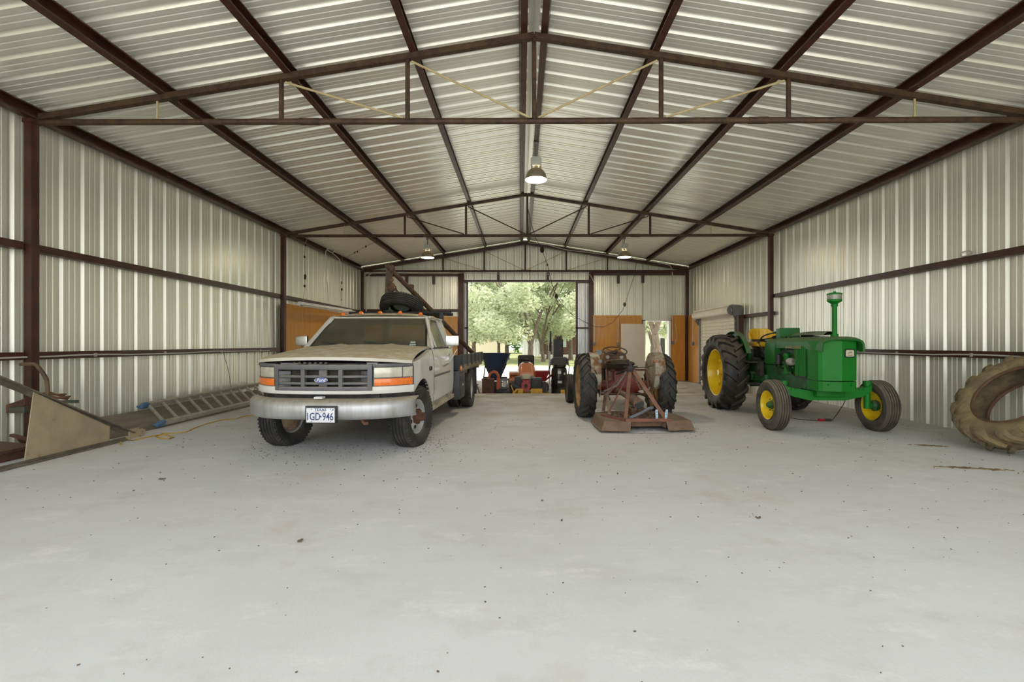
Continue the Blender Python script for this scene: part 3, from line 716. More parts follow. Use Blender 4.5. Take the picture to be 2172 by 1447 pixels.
# wheels
def truck_wheel(name, loc, s, front, zg, steer=0):
    t = MB(); R = .385; h = .25 if front else .215
    w = MB(); o = s
    if front: a, b = rim_prof(.205, .16, o, -.03); a = [(.217,o*.075),(.205,o*.07),(.198,o*.045),(.190,o*.0),(.178,o*-.01),(.15,o*.035),(.10,o*.055),(.075,o*.05),(0,o*.05)]; b = [(.217,-o*.075),(.205,-o*.07),(.19,-o*.045),(.178,-o*.01)]
    else: a = [(.217,o*.075),(.205,o*.07),(.198,o*.0),(.19,-o*.05),(.15,-o*.09),(.09,-o*.10),(0,-o*.10)]; b = [(.217,-o*.075),(.205,-o*.07),(.19,-o*.05)]
    w.lathe(a, 'X', n=40); w.lathe(b, 'X', n=40)
    rm = w.build(name, M('wheel_white%d'%len(bpy.data.materials), (.55,.56,.54), (.42,.42,.39), 5, .45), tr)
    rm.location = loc; rm.rotation_euler = (0,0,steer)
    if front:
        w = MB()
        for k in range(6):
            th = 2*PI*k/6+.4; c = (o*.052, .128*math.cos(th), .128*math.sin(th)); w.ball(c, .026, (.35,1,1), 10)
        w.build('hand_hole', black_m, rm)
        w = MB(); w.lathe([(.08,o*.05),(.075,o*.09),(.055,o*.13),(.05,o*.15),(0,o*.155)],'X',n=20)
        for k in range(8):
            th = 2*PI*k/8; w.cyl((o*.05,.083*math.cos(th),.083*math.sin(th)),(o*.10,.083*math.cos(th),.083*math.sin(th)),.013,6)
        for k in range(8):
            th = 2*PI*k/8+.3; w.cyl((o*.12,.045*math.cos(th),.045*math.sin(th)),(o*.165,.045*math.cos(th),.045*math.sin(th)),.011,6)
        w.build('hub', M('rusty_hub%d'%s, (.17,.075,.04), (.10,.045,.03), 20, .8), rm)
        w = MB(); w.lathe([(.19,-o*.06),(.15,-o*.09),(.0,-o*.10)],'X',n=28); w.build('brake_rotor', M('rusty_disc%d'%s,(.35,.25,.15),(.2,.12,.07),10,.8), rm)
    w = MB(); tyre(w, R, h, .212, 'rib', n=56); flatten(w, zg-loc[2]); w.build('tyre', rubber, rm)
    return rm
truck_wheel('front_wheel', (-.78,0,.36), -1, True, 0, -.20); truck_wheel('front_wheel', (.80,0,.36), 1, True, 0, -.20)
for s in (-1,1):
    truck_wheel('rear_wheel', (s*.70,3.60,.375), s, False, 0); truck_wheel('rear_wheel', (s*.96,3.60,.375), s, False, 0)
w = MB(); w.cyl((-.8,0,.36),(.8,0,.36),.045); w.cyl((-.9,3.6,.375),(.9,3.6,.375),.06); w.ball((0,3.6,.375),.17,(1,.9,.9)); w.bb(-.48,-.40,-.5,4.9,.50,.66); w.bb(.40,.48,-.5,4.9,.50,.66); w.bb(-.5,.5,.7,1.9,.30,.5); w.tube([(.3,1.5,.4),(.3,4.0,.42),(.35,4.8,.4)],.035); w.build('chassis', dark_m, tr)
# bed
bedm = M('black_bed_steel', (.025,.028,.035), (.05,.05,.055), 5, .45, rust=(.12,.07,.04), rlo=.62, rhi=.72)
wood = M('old_grey_timber', (.30,.25,.17), (.20,.16,.11), 3, .85, stretch=(6,.6,6))
w = MB(); w.bb(-1.04,1.04,2.32,5.30,.80,.85); w.bb(-1.05,-.99,2.32,5.3,.78,.885); w.bb(.99,1.05,2.32,5.3,.78,.885)
for y in (2.6,3.2,3.9,4.6,5.1): w.bb(-1.0,1.0,y,y+.06,.70,.80)
w.build('bed_deck', wood, tr)
for s in (-1,1):
    w = MB(); w.bb(s*1.03-.02,s*1.03+.02,2.34,5.28,.89,1.05)
    for k in range(6): w.bb(s*1.06-.015,s*1.06+.015,2.38+.57*k,2.44+.57*k,.84,1.07)
    w.bb(s*1.03-.03,s*1.03+.03,2.33,5.29,1.05,1.065)
    w.build('side_rail', bedm, tr)
    w = MB(); w.bb(s*.60,s*1.03,2.22,2.78,.30,.79,bev=.01); bx = w.build('tool_box', bedm, tr)
    w = MB(); w.bb(s*1.03-.002,s*1.03+s*.012,2.27,2.73,.36,.75,bev=.004); lid = w.build('box_door', bedm, bx)
    w = MB(); w.bb(s*1.045-.004,s*1.045+.008,2.47,2.52,.52,.56); w.build('latch', chrome, bx)
    w = MB(); w.bb(s*1.02,s*1.06,2.285,2.325,.80,.87,bev=.01); w.build('marker_light', amber, tr)
    w = MB(); w.bb(s*.60,s*1.08,4.08,4.10,.20,.78); w.bb(s*.60,s*1.06,3.14,4.10,.77,.79); w.build('mud_flap', black_m, tr)
w = MB(); w.bb(-1.03,1.03,2.30,2.34,.80,1.06); w.build('headboard', bedm, tr)
# rack & boom
Yb = 2.42
w = MB(); w.cyl((-.95,Yb-.05,1.80),(.86,Yb-.05,1.80),.028,10); w.cyl((-.92,Yb+.45,1.80),(.80,Yb+.45,1.80),.025,10)
w.bb(-.82,-.76,Yb-.08,Yb-.02,.85,1.8); w.bb(.66,.72,Yb-.08,Yb-.02,.85,1.8); w.bar((-.79,Yb-.05,1.8),(-.79,Yb+.45,1.8),.05,.05); w.bar((.69,Yb-.05,1.8),(.69,Yb+.45,1.8),.05,.05); w.build('headache_rack', black_m, tr)
boomm = M('rusty_boom', (.10,.055,.028), (.055,.035,.02), 6, .7, rust=(.22,.12,.05), rlo=.6, rhi=.75)
top = Vector((-.28, 2.62, 2.62))
w = MB(); w.bar((-.40,2.60,.85), (-.33,2.62,2.58), .09,.09); bp = w.build('mast', boomm, tr)
end = Vector((.92, 5.05, .98))
w = MB(); w.tube([top+Vector((-.06,-.1,.05)), top+(end-top)*.5, end], [.042,.05,.05], 12); w.ball(top,.07,(1,1,1.1),10); w.box(top+(end-top)*.2+Vector((0,0,.05)),(.06,.12,.09)); w.build('boom', boomm, tr)
chain_m = M('rusty_chain', (.09,.055,.035), (.05,.03,.02), 20, .8)
def chain(w, pts, link=.05, r=.008):
    pts = [Vector(p) for p in pts]; k = 0
    for a, b in zip(pts, pts[1:]):
        L = (b-a).length; n = max(1, int(L/(link*.72))); d = (b-a)/n
        for i in range(n):
            c = a+d*(i+.5); t = d.normalized(); u = t.cross(Vector((.2,.9,.3))).normalized()
            if k % 2: u = t.cross(u)
            w.tube([c+t*link*.5*math.cos(q)+u*link*.28*math.sin(q) for q in [PI/3*j for j in range(7)]], r, 5, caps=False); k += 1
w = MB(); hp = top+Vector((.0,-.02,-.34)); w.ball(hp,.085,(1,.8,1.1),12); w.ball(hp+Vector((0,0,.13)),.05,(1,.7,.9),10); w.cyl(hp+Vector((-.09,0,-.02)),hp+Vector((.09,0,-.02)),.045); w.tube([hp+Vector((0,0,.14)),top+Vector((.02,0,-.04))],.015,6)
w.build('chain_hoist', M('hoist_brown',(.13,.07,.03),(.07,.04,.02),15,.7), tr)
w = MB(); chain(w, [hp+Vector((-.03,0,-.09)), hp+Vector((.03,0,-.24)), hp+Vector((.14,0,-.19))]); chain(w, [hp+Vector((.07,0,.0)), hp+Vector((.17,0,-.17))])
q = top+(end-top)*.27; chain(w, [q+Vector((0,0,.05)), q+Vector((.02,0,-.12)), q+Vector((.12,.02,-.26)), q+Vector((.18,.02,-.40))])
w.tube([hp+Vector((.11,0,-.16)),hp+Vector((.17,0,-.15)),hp+Vector((.18,0,-.20)),hp+Vector((.13,0,-.23)),hp+Vector((.10,0,-.20))],.014,6); w.build('hoist_chain', chain_m, tr)
# spare tyre carried on the rack: a thing of its own
st = thing('spare_tyre', 'black spare tyre lying tilted on the rack above the truck cab roof', 'tyre', (-2.16, 8.52, 1.93), 0)
st.rotation_euler = (math.radians(-24), math.radians(4), 0)
w = MB(); tyre(w, .385, .22, .212, 'rib', n=56); w.bm.transform(Matrix.Rotation(PI/2,4,'Y')); w.build('tyre', M('tyre_black',(.018,.018,.017),(.035,.033,.03),5,.7,dust=(.12,.10,.08),dustamt=.4), st)
w = MB(); w.lathe([(.217,.08),(.19,.05),(.14,-.02),(.08,-.03),(.0,-.03)],'Z',n=32); w.lathe([(.217,-.08),(.19,-.05)],'Z',n=32); w.build('rim', M('turquoise_rim',(.15,.22,.19),(.10,.13,.11),8,.5), st)
# ------------------------------------------------------------------ GREEN TRACTOR
gt = thing('green_farm_tractor', 'green farm tractor with yellow wheels and seat, parked along the right wall', 'tractor', (4.44, 6.92, 0), math.radians(-2.8))
green = M('tractor_green', (.014,.15,.020), (.010,.11,.016), 3, .42, spec=.4, dust=(.16,.19,.10), dustamt=.75, rust=(.10,.09,.04), rlo=.70, rhi=.80)
greenc = M('tractor_green_clean', (.010,.19,.018), (.010,.165,.016), 3, .5, spec=.28)
greend = M('tractor_green_greasy', (.014,.12,.025), (.018,.055,.018), 9, .5, dust=(.16,.15,.09), dustamt=.7, rust=(.09,.05,.03), rlo=.66, rhi=.76)
yel = M('tractor_yellow', (.86,.62,.015), (.76,.52,.012), 4, .35, coat=.3, rust=(.30,.16,.04), rlo=.71, rhi=.78)
yseat = M('yellow_vinyl', (.80,.48,.012), (.72,.42,.01), 5, .45, coat=.2)
# nose shell
def nose(zs, w):
    prof = [(-.255,.0),(-.275,-.20),(-.262,-.30),(-.225,-.335),(0,-.405),(.225,-.335),(.262,-.30),(.275,-.20),(.255,.0)]
    rings = []
    for z in zs:
        k = 1+(.02 if z > 1.1 else 0)-(1.28-z)*.03
        rings.append([(x*k, y*(1 if y > -.1 else 1)+(1.28-z)*.03*0, z) for x, y in prof])
    w.loft(rings, closed=True, caps=True)
w = MB(); nose([.745,.9,1.1,1.26,1.30], w); gs = w.build('grille_shell', greenc, gt, ang=18)
w = MB(); nose([.60,.735], w); w.bb(-.24,.24,-.30,.55,.60,.72); w.build('front_bolster', greenc, gt, ang=18)
w = MB()
for x, z in ((-.155,.69),(.155,.69)):
    w.lathe([(0,-.012),(.012,-.012),(.014,0)],'Y',(x,-.36,z),12)
w.box((-.155,-.352,.665),(.035,.01,.06),RZ(-.3),bev=.004); w.build('bolt', greenc, gt)
# emblem on the front
EMR = Matrix.Translation((.115,-.375,1.13)) @ Matrix.Rotation(math.radians(17.3),4,'Z') @ RXP
def rrect(a, b, r, n=5):
    pts = []
    for cx, cy, t0 in ((a-r,b-r,0),(-a+r,b-r,90),(-a+r,-b+r,180),(a-r,-b+r,270)):
        for i in range(n+1):
            t = math.radians(t0+90*i/n); pts.append((cx+r*math.cos(t), cy+r*math.sin(t)))
    return pts
w = MB(); w.T = EMR; w.prism(rrect(.085,.062,.028), lambda u,v,a:(u,v,a), -.004,.008); e1 = w.build('emblem', M('emblem_dark',(.03,.05,.035),rough=.4), gs, label='dark framed cream emblem with a leaping deer')
w = MB(); w.T = EMR; w.prism(rrect(.070,.046,.02), lambda u,v,a:(u,v,a), .008,.011); w.build('emblem_face', M('emblem_cream',(.62,.58,.42),rough=.4), e1)
w = MB(); w.T = EMR
deer = [(-.040,-.012),(-.028,.000),(-.030,.006),(-.014,.010),(.006,.010),(.014,.018),(.018,.026),(.020,.018),(.030,.016),(.028,.011),(.022,.010),(.020,.002),(.034,-.004),(.033,-.008),(.016,-.003),(.004,-.001),(-.014,-.001),(-.024,-.007),(-.036,-.018)]
w.prism(deer, lambda u,v,a:(u,v+.004,a), .011,.0125)
for k in range(3): w.bar((-.006,.026,.0117),(-.010+.006*k,.036,.0117),.0015,.0015)
w.mesh(text_mesh('JOHN DEERE', .014, .0006, .0004), Matrix.Translation((0,-.028,.0115))); w.build('emblem_marks', M('emblem_gold',(.25,.19,.06),rough=.4), e1)
# louvred side panels
w = MB()
for s in (-1,1):
    w.bb(s*.20,s*.262,.0,.30,.75,1.24)
    w.mi = 1
    for k in range(8): w.bb(s*.262,s*.276,.008+.037*k,.028+.037*k,.78,1.20)
    w.mi = 0
w.build('side_screen', [black_m, greenc], gt)
# hood
def hd(u, t):
    y = -.44+1.34*t
    hw = .27+.012*math.exp(-((t)/.05)**2)
    a = u*PI/2; e = .42
    x = hw*math.copysign(abs(math.sin(a))**e, a); z0 = 1.175+.015*t
    zt = 1.355+.01*math.sin(PI*t)
    z = z0+(zt-z0)*abs(math.cos(a))**e-.03*math.exp(-(t/.04)**2)+.006*math.sin(9*t+3*u)*math.cos(5*t)
    return (x, y, z)
hu = [-1+i/16 for i in range(33)]; ht = [i/20 for i in range(21)]
w = MB(); w.grid(hd, hu, ht); w.loft([[hd(u,0) for u in hu],[(hd(u,0)[0]*.93,hd(u,0)[1]+.015,1.175+(hd(u,0)[2]-1.175)*.86) for u in hu],[(hd(u,0)[0]*.93,hd(u,0)[1]+.10,1.175+(hd(u,0)[2]-1.175)*.86) for u in hu]],closed=False)
ho = w.build('hood', green, gt)
w = MB(); w.mesh(text_mesh('JOHN DEERE', .062, .001, .001), Matrix.Translation((-.2935,.30,1.205)) @ Matrix.Rotation(-PI/2,4,'Z') @ RXP @ Matrix.Diagonal((1.25,1,1,1))); w.build('lettering', M('faded_yellow',(.30,.27,.10),rough=.6), ho, label='faded yellow maker lettering along the hood side')
# rear cowl
w = MB(); w.loft([[(x*k,y,z) for x, z in ((-.275,.92),(-.285,1.15),(-.27,1.27),(-.20,1.335),(0,1.36),(.20,1.335),(.27,1.27),(.285,1.15),(.275,.92))] for y, k in ((.90,1),(.92,1.01),(1.22,1.0),(1.30,.94))]); w.build('rear_cowl', green, gt)
w = MB(); w.bb(-.19,.19,-.0+.05,.95,.98,1.17); w.build('fuel_tank', greend, gt)
# engine
w = MB(); w.bb(-.17,.17,.32,1.1,.66,1.02,bev=.02); w.bb(-.13,.13,.35,1.05,1.0,1.12,bev=.02); w.bb(-.20,.20,.30,1.1,.52,.68,bev=.03)
w.cyl((-.20,.45,.95),(-.20,.80,.95),.035); 
for k in range(4): w.cyl((-.16,.42+.15*k,.86),(-.24,.42+.15*k,.90),.022,8)
w.tube([(-.20,.40,.70),(-.24,.5,.80),(-.22,.7,.78),(-.20,.9,.72)],.018,6); w.box((-.20,.55,.74),(.06,.14,.10),bev=.01); w.build('engine_block', greend, gt)
w = MB(); w.cyl((-.27,.80,.93),(-.27,.80,1.08),.045,14); w.tube([(-.27,.80,1.09),(-.24,.7,1.13),(-.2,.6,1.12)],.01,6); w.tube([(-.25,.66,1.12),(-.27,.60,.98),(-.25,.56,.84),(-.22,.5,.75)],.009,6); w.tube([(-.24,.95,1.1),(-.28,.9,.9),(-.25,.8,.75)],.009,6); w.build('fuel_filter', black_m, gt)
w = MB(); w.lathe([(0,-.05),(.055,-.05),(.06,-.03),(.06,.03),(.05,.05),(0,.05)],'Y',(-.26,.44,.98),20); w.lathe([(.02,-.075),(.045,-.075),(.035,-.065),(.045,-.055),(.02,-.055)],'Y',(-.26,.44,.98),18); w.build('alternator', alu, gt)
w = MB(); w.cyl((-.23,.62,.82),(-.23,.62,1.05),.04,12); w.ball((-.23,.62,1.07),.05,n=10); w.box((-.23,.60,.80),(.08,.12,.05),bev=.01); w.build('injection_pump', greenc, gt)
# side frame rails
w = MB()
for s in (-1,1):
    w.prism([(-.28,.745),(.30,.75),(.55,.80),(1.25,.95),(1.25,.72),(.8,.62),(.4,.58),(.05,.60),(.0,.66),(-.25,.66)], lambda u,v,a:(a,u,v), s*.215, s*.245)
w.build('side_frame', greend, gt, ang=25)
# front axle
w = MB(); w.prism([(-.62,.58),(-.50,.50),(-.25,.44),(.25,.44),(.50,.50),(.62,.58),(.62,.66),(.50,.62),(.25,.58),(-.25,.58),(-.50,.62),(-.62,.66)], lambda u,v,a:(u,a,v), -.07,.05)
w.bb(-.20,.20,-.16,.14,.50,.62,bev=.02)
for x in (-.50,-.45,-.40,.40,.45,.50): w.lathe([(0,-.012),(.013,-.012),(.013,0)],'Y',(x,-.07,.60),8)
w.cyl((-.56,.16,.5),(.56,.16,.5),.018); w.build('front_axle', greenc, gt, ang=25)
RF = .372
for s in (-1,1):
    w = MB(); w.cyl((s*.59,-.01,.32),(s*.59,-.01,.66),.042,14); w.cyl((s*.59,-.01,.66),(s*.59,-.01,.72),.055,14); w.cyl((s*.59,0,.365),(s*.72,0,.365),.04,12); w.bar((s*.59,0,.64),(s*.57,.16,.5),.03,.03); w.build('steering_knuckle', greenc, gt)
    o = s; w = MB()
    a = [(.212,o*.088),(.20,o*.082),(.192,o*.06),(.180,o*.0),(.172,-o*.005),(.12,o*.02),(.08,o*.015),(0,o*.015)]
    b = [(.212,-o*.088),(.20,-o*.082),(.192,-o*.06),(.178,-o*.0)]
    w.lathe(a,'X',n=40); w.lathe(b,'X',n=40); fw = w.build('front_wheel', yel, gt); fw.location = (s*.735,0,.362)
    w = MB(); tyre(w, RF, .20, .205, 'rib', n=64, tread=False); flatten(w, -.362); w.build('tyre', rubber_dusty, fw)
    w = MB(); w.lathe([(.075,-o*.0),(.08,-o*.05),(.055,-o*.08),(.0,-o*.09)],'X',n=20); w.lathe([(.065,o*.015),(.05,o*.06),(.03,o*.085),(0,o*.085)],'X',n=20)
    for k in range(6): 
        th = 2*PI*k/6; w.cyl((o*.015,.09*math.cos(th),.09*math.sin(th)),(o*.03,.09*math.cos(th),.09*math.sin(th)),.01,6)
    w.build('hub', greend, fw)
# rear wheels
YR = 2.29; RR = .74
for s in (-1,1):
    o = s; w = MB(); h = .43/2
    a = [(.455,o*.155),(.435,o*.15),(.425,o*.12),(.405,o*.04),(.395,-o*.02),(.30,-o*.035),(.26,-o*.01),(.12,-o*.0),(0,-o*.0)]
    b = [(.455,-o*.155),(.435,-o*.15),(.42,-o*.10),(.395,-o*.03)]
    w.lathe(a,'X',n=56); w.lathe(b,'X',n=56)
    for k in range(8):
        th = 2*PI*k/8; w.box((-o*.012,.31*math.cos(th),.31*math.sin(th)),(.05,.09,.05),RX(th),bev=.008)
    rw = w.build('rear_wheel', yel, gt); rw.location = (s*.60,YR,.70)
    w = MB(); tyre(w, RR, .43, .445, 'ag', nl=19, dirn=-1, lw=.062, n=72); flatten(w, -.70); w.build('tyre', rubber_ag, rw)
    w = MB(); w.cyl((o*.0,0,0),(o*.10,0,0),.055,16)
    for k in range(8):
        th = 2*PI*k/8+.2; w.cyl((o*.0,.14*math.cos(th),.14*math.sin(th)),(o*.03,.14*math.cos(th),.14*math.sin(th)),.022,6); w.cyl((o*.03,.14*math.cos(th),.14*math.sin(th)),(o*.035,.14*math.cos(th),.14*math.sin(th)),.012,6)
    w.build('hub', yel, rw)
    # fender: wide band curved round the wheel, on the inner side
    w = MB(); rings = []
    for i in range(16):
        th = math.radians(28+8.0*i); r0 = .77
        cy, cz = YR-r0*math.cos(th), .72+r0*math.sin(th)
        xi, xo = s*.355, s*.44
        ro = .012
        rings.append([(xi,YR-(r0)*math.cos(th),.72+(r0)*math.sin(th)),(xo,YR-(r0)*math.cos(th),.72+(r0)*math.sin(th)),(xo,YR-(r0+ro)*math.cos(th),.72+(r0+ro)*math.sin(th)),(xi,YR-(r0+ro)*math.cos(th),.72+(r0+ro)*math.sin(th))])
    w.loft(rings)
    pts = [(YR-.77*math.cos(math.radians(a_)),.72+.77*math.sin(math.radians(a_))) for a_ in range(28,150,8)]+[(YR+.5,.62),(YR-.45,.62)]
    w.prism(pts, lambda u,v,a:(a,u,v), s*.355, s*.365); w.build('fender', green, gt)
w = MB(); w.cyl((-.50,YR,.70),(.50,YR,.70),.10,18); w.bb(-.24,.24,1.95,2.60,.48,.98,bev=.05); w.loft([[(x,y,z) for x, z in ((-a,b),(a,b),(a*1.05,c),(a*.7,c+.1),(-a*.7,c+.1),(-a*1.05,c))] for y,a,b,c in ((1.05,.22,.50,.84),(1.3,.24,.46,.86),(1.6,.22,.50,.84),(1.95,.24,.46,.86))])
w.bb(-.30,-.22,1.2,1.9,.60,.72,bev=.02); w.cyl((-.24,1.75,.68),(-.33,1.75,.68),.08); w.build('transmission', greend, gt)
w = MB(); w.bb(-.50,.50,1.35,2.2,.925,.95); w.bb(-.36,-.30,1.25,1.4,.7,.95); w.bb(-.5,-.3,1.3,1.5,.55,.57); w.tube([(-.31,1.4,.94),(-.35,1.35,.9),(-.36,1.3,.80)],.02,6); w.build('platform', dark_m, gt)
w = MB(); w.bb(-.52,.52,2.2,2.55,.97,1.02,bev=.01); w.box((-.30,1.6,.99),(.12,.2,.04)); w.cyl((-.33,2.0,.95),(-.33,1.9,1.2),.01,6); w.cyl((-.20,1.35,1.0),(-.28,1.5,1.28),.009,6); w.ball((-.28,1.5,1.29),.025); w.build('lever', black_m, gt)
# dash, steering
w = MB(); w.cyl((.0,1.28,1.25),(0,1.50,1.36),.025); w.T = Matrix.Translation((0,1.52,1.375)) @ Matrix.Rotation(math.radians(-22),4,'X'); w.lathe([(.21+.013*math.cos(a*PI/4),.013*math.sin(a*PI/4)) for a in range(8)],'Z',n=36,closed=True)
for k in range(3):
    th = 2*PI*k/3+PI/6; w.bar((0,0,-.01),(.21*math.cos(th),.21*math.sin(th),0),.022,.012)
w.ball((0,0,0),.04,(1,1,.6)); w.T = Matrix(); w.build('steering_wheel', black_m, gt)
# seat
SY = 2.02; SX = .06
w = MB(); w.bb(SX-.15,SX+.15,SY-.2,SY+.18,1.00,1.20,bev=.02); w.tube([(SX-.14,SY-.18,.98),(SX+.14,SY-.05,1.1),(SX-.14,SY+.1,1.2)],.012,6); w.cyl((SX-.22,SY+.0,.96),(SX-.22,SY+.0,1.16),.05,14); se = w.build('seat_base', black_m, gt)
w = MB(); w.box((SX,SY,1.25),(.44,.44,.085),RX(.04),bev=.035); cu = w.build('seat_cushion', yseat, gt)
def backr(u, t):
    a = u*1.0; z = 1.34+t*(.215-.115*max(0,abs(u)-.45)/.55*1.3)
    x = SX+.27*math.sin(a*1.15)/math.sin(1.15); y = SY+.235-.42*(1-math.cos(a*1.15))+.03*t
    return (x, y, z)
w = MB(); bu_ = [-1+i/12 for i in range(25)]
w.loft([[Vector(backr(u,t))+Vector((math.sin(u*1.15)*o*.5,math.cos(u*1.15)*o,0)) for t,o in ((0,-.02),(0.03,-.032),(.5,-.037),(.97,-.032),(1,-.02),(1,.015),(.97,.025),(.5,.03),(.03,.025),(0,.015))] for u in bu_])
br = w.build('backrest', yseat, gt)
w = MB()
for k in range(5):
    u = -.4+.2*k; p0 = Vector(backr(u,.15))+Vector((0,-.038,0)); p1 = Vector(backr(u,.8))+Vector((0,-.038,0)); w.tube([p0,p1],.004,5)
w.build('seam', M('seam_dark',(.45,.25,.01),rough=.6), br)
w = MB(); w.box((SX,SY+.255,1.30),(.24,.03,.22),bev=.01); w.build('backrest_bracket', black_m, gt)
w = MB(); w.lathe([(0,-.05),(.07,-.04),(.09,.0),(.09,.03),(0,.03)],'Y',(-.34,SY+.1,1.33),18); w.cyl((-.34,SY+.14,1.30),(-.36,SY+.18,1.02),.014,8); w.build('fender_lamp', black_m, gt)
# top items
w = MB()
def lid(u, t):
    hw = .20*math.sin(PI*min(1,max(0,.06+.90*t)))**.45
    return (.02+u*hw, -.10+.92*t, 1.385+.055*(1-u*u)+.01*math.sin(4*t))
w.grid(lid, [-1+i/6 for i in range(13)], [i/14 for i in range(15)]); w.grid(lambda u,t:(lid(u,t)[0],lid(u,t)[1],1.375), [-1+i/6 for i in range(13)], [i/14 for i in range(15)])
w.build('muffler_shield', M('dusty_green',(.13,.18,.10),(.07,.13,.06),6,.7,dust=(.22,.24,.15),dustamt=.7), gt)
w = MB(); w.box((.02,1.02,1.45),(.32,.02,.15),RX(-.1)); w.box((-.13,1.08,1.42),(.02,.14,.19)); w.box((.17,1.08,1.42),(.02,.14,.19)); w.build('dash_panel', green, gt)
XS, YS = .08, -.10
w = MB(); w.cyl((XS,YS,1.34),(XS,YS,1.86),.034,16); w.cyl((XS,YS,1.34),(XS,YS,1.40),.05,16); w.cyl((XS,YS,1.80),(XS,YS,1.83),.044,16); stk = w.build('air_intake_stack', greenc, gt)
w = MB(); w.lathe([(.034,1.83),(.06,1.85),(.092,1.87),(.095,1.90)],'Z',(XS,YS,0),28); w.lathe([(.098,1.965),(.095,1.985),(.06,1.995),(.02,2.0),(.018,2.015),(0,2.018)],'Z',(XS,YS,0),28); w.build('precleaner_cap', greenc, stk)
w = MB(); w.lathe([(.092,1.895),(.092,1.968)],'Z',(XS,YS,0),28); w.build('precleaner_bowl', M('cloudy_bowl',(.35,.36,.30),(.22,.22,.17),12,.2), stk)
# battery charger + leads under the tractor
ch = thing('battery_clamp', 'red and black battery clamp on the floor between the green tractor front wheels', 'clamp', P(1749,892,7.7).xyz)
ch.location.z = 0
w = MB(); w.box((-.05,0,.02),(.10,.05,.04),RZ(.2),bev=.006); w.build('red_grip', M('red_plastic',(.40,.02,.02),rough=.4), ch)
w = MB(); w.box((.05,0,.02),(.10,.045,.04),RZ(-.1),bev=.006); w.build('black_grip', black_m, ch)
a = ch.location
pipe([a+Vector((.10,0,.015)), a+Vector((.16,.05,.01)), a+Vector((.27,.1,.10)), a+Vector((.36,.05,.30)), a+Vector((.34,0,.50))], .006, black_m, 'black lead rising from the battery clamp to the green tractor nose', 'cord', 'battery_lead')
pipe([a+Vector((-.10,0,.01)), a+Vector((-.22,.06,.008)), a+Vector((-.34,.14,.008)), a+Vector((-.40,.35,.01)), a+Vector((-.42,.7,.01))], .006, black_m, 'black lead trailing on the floor behind the battery clamp', 'cord', 'battery_lead')
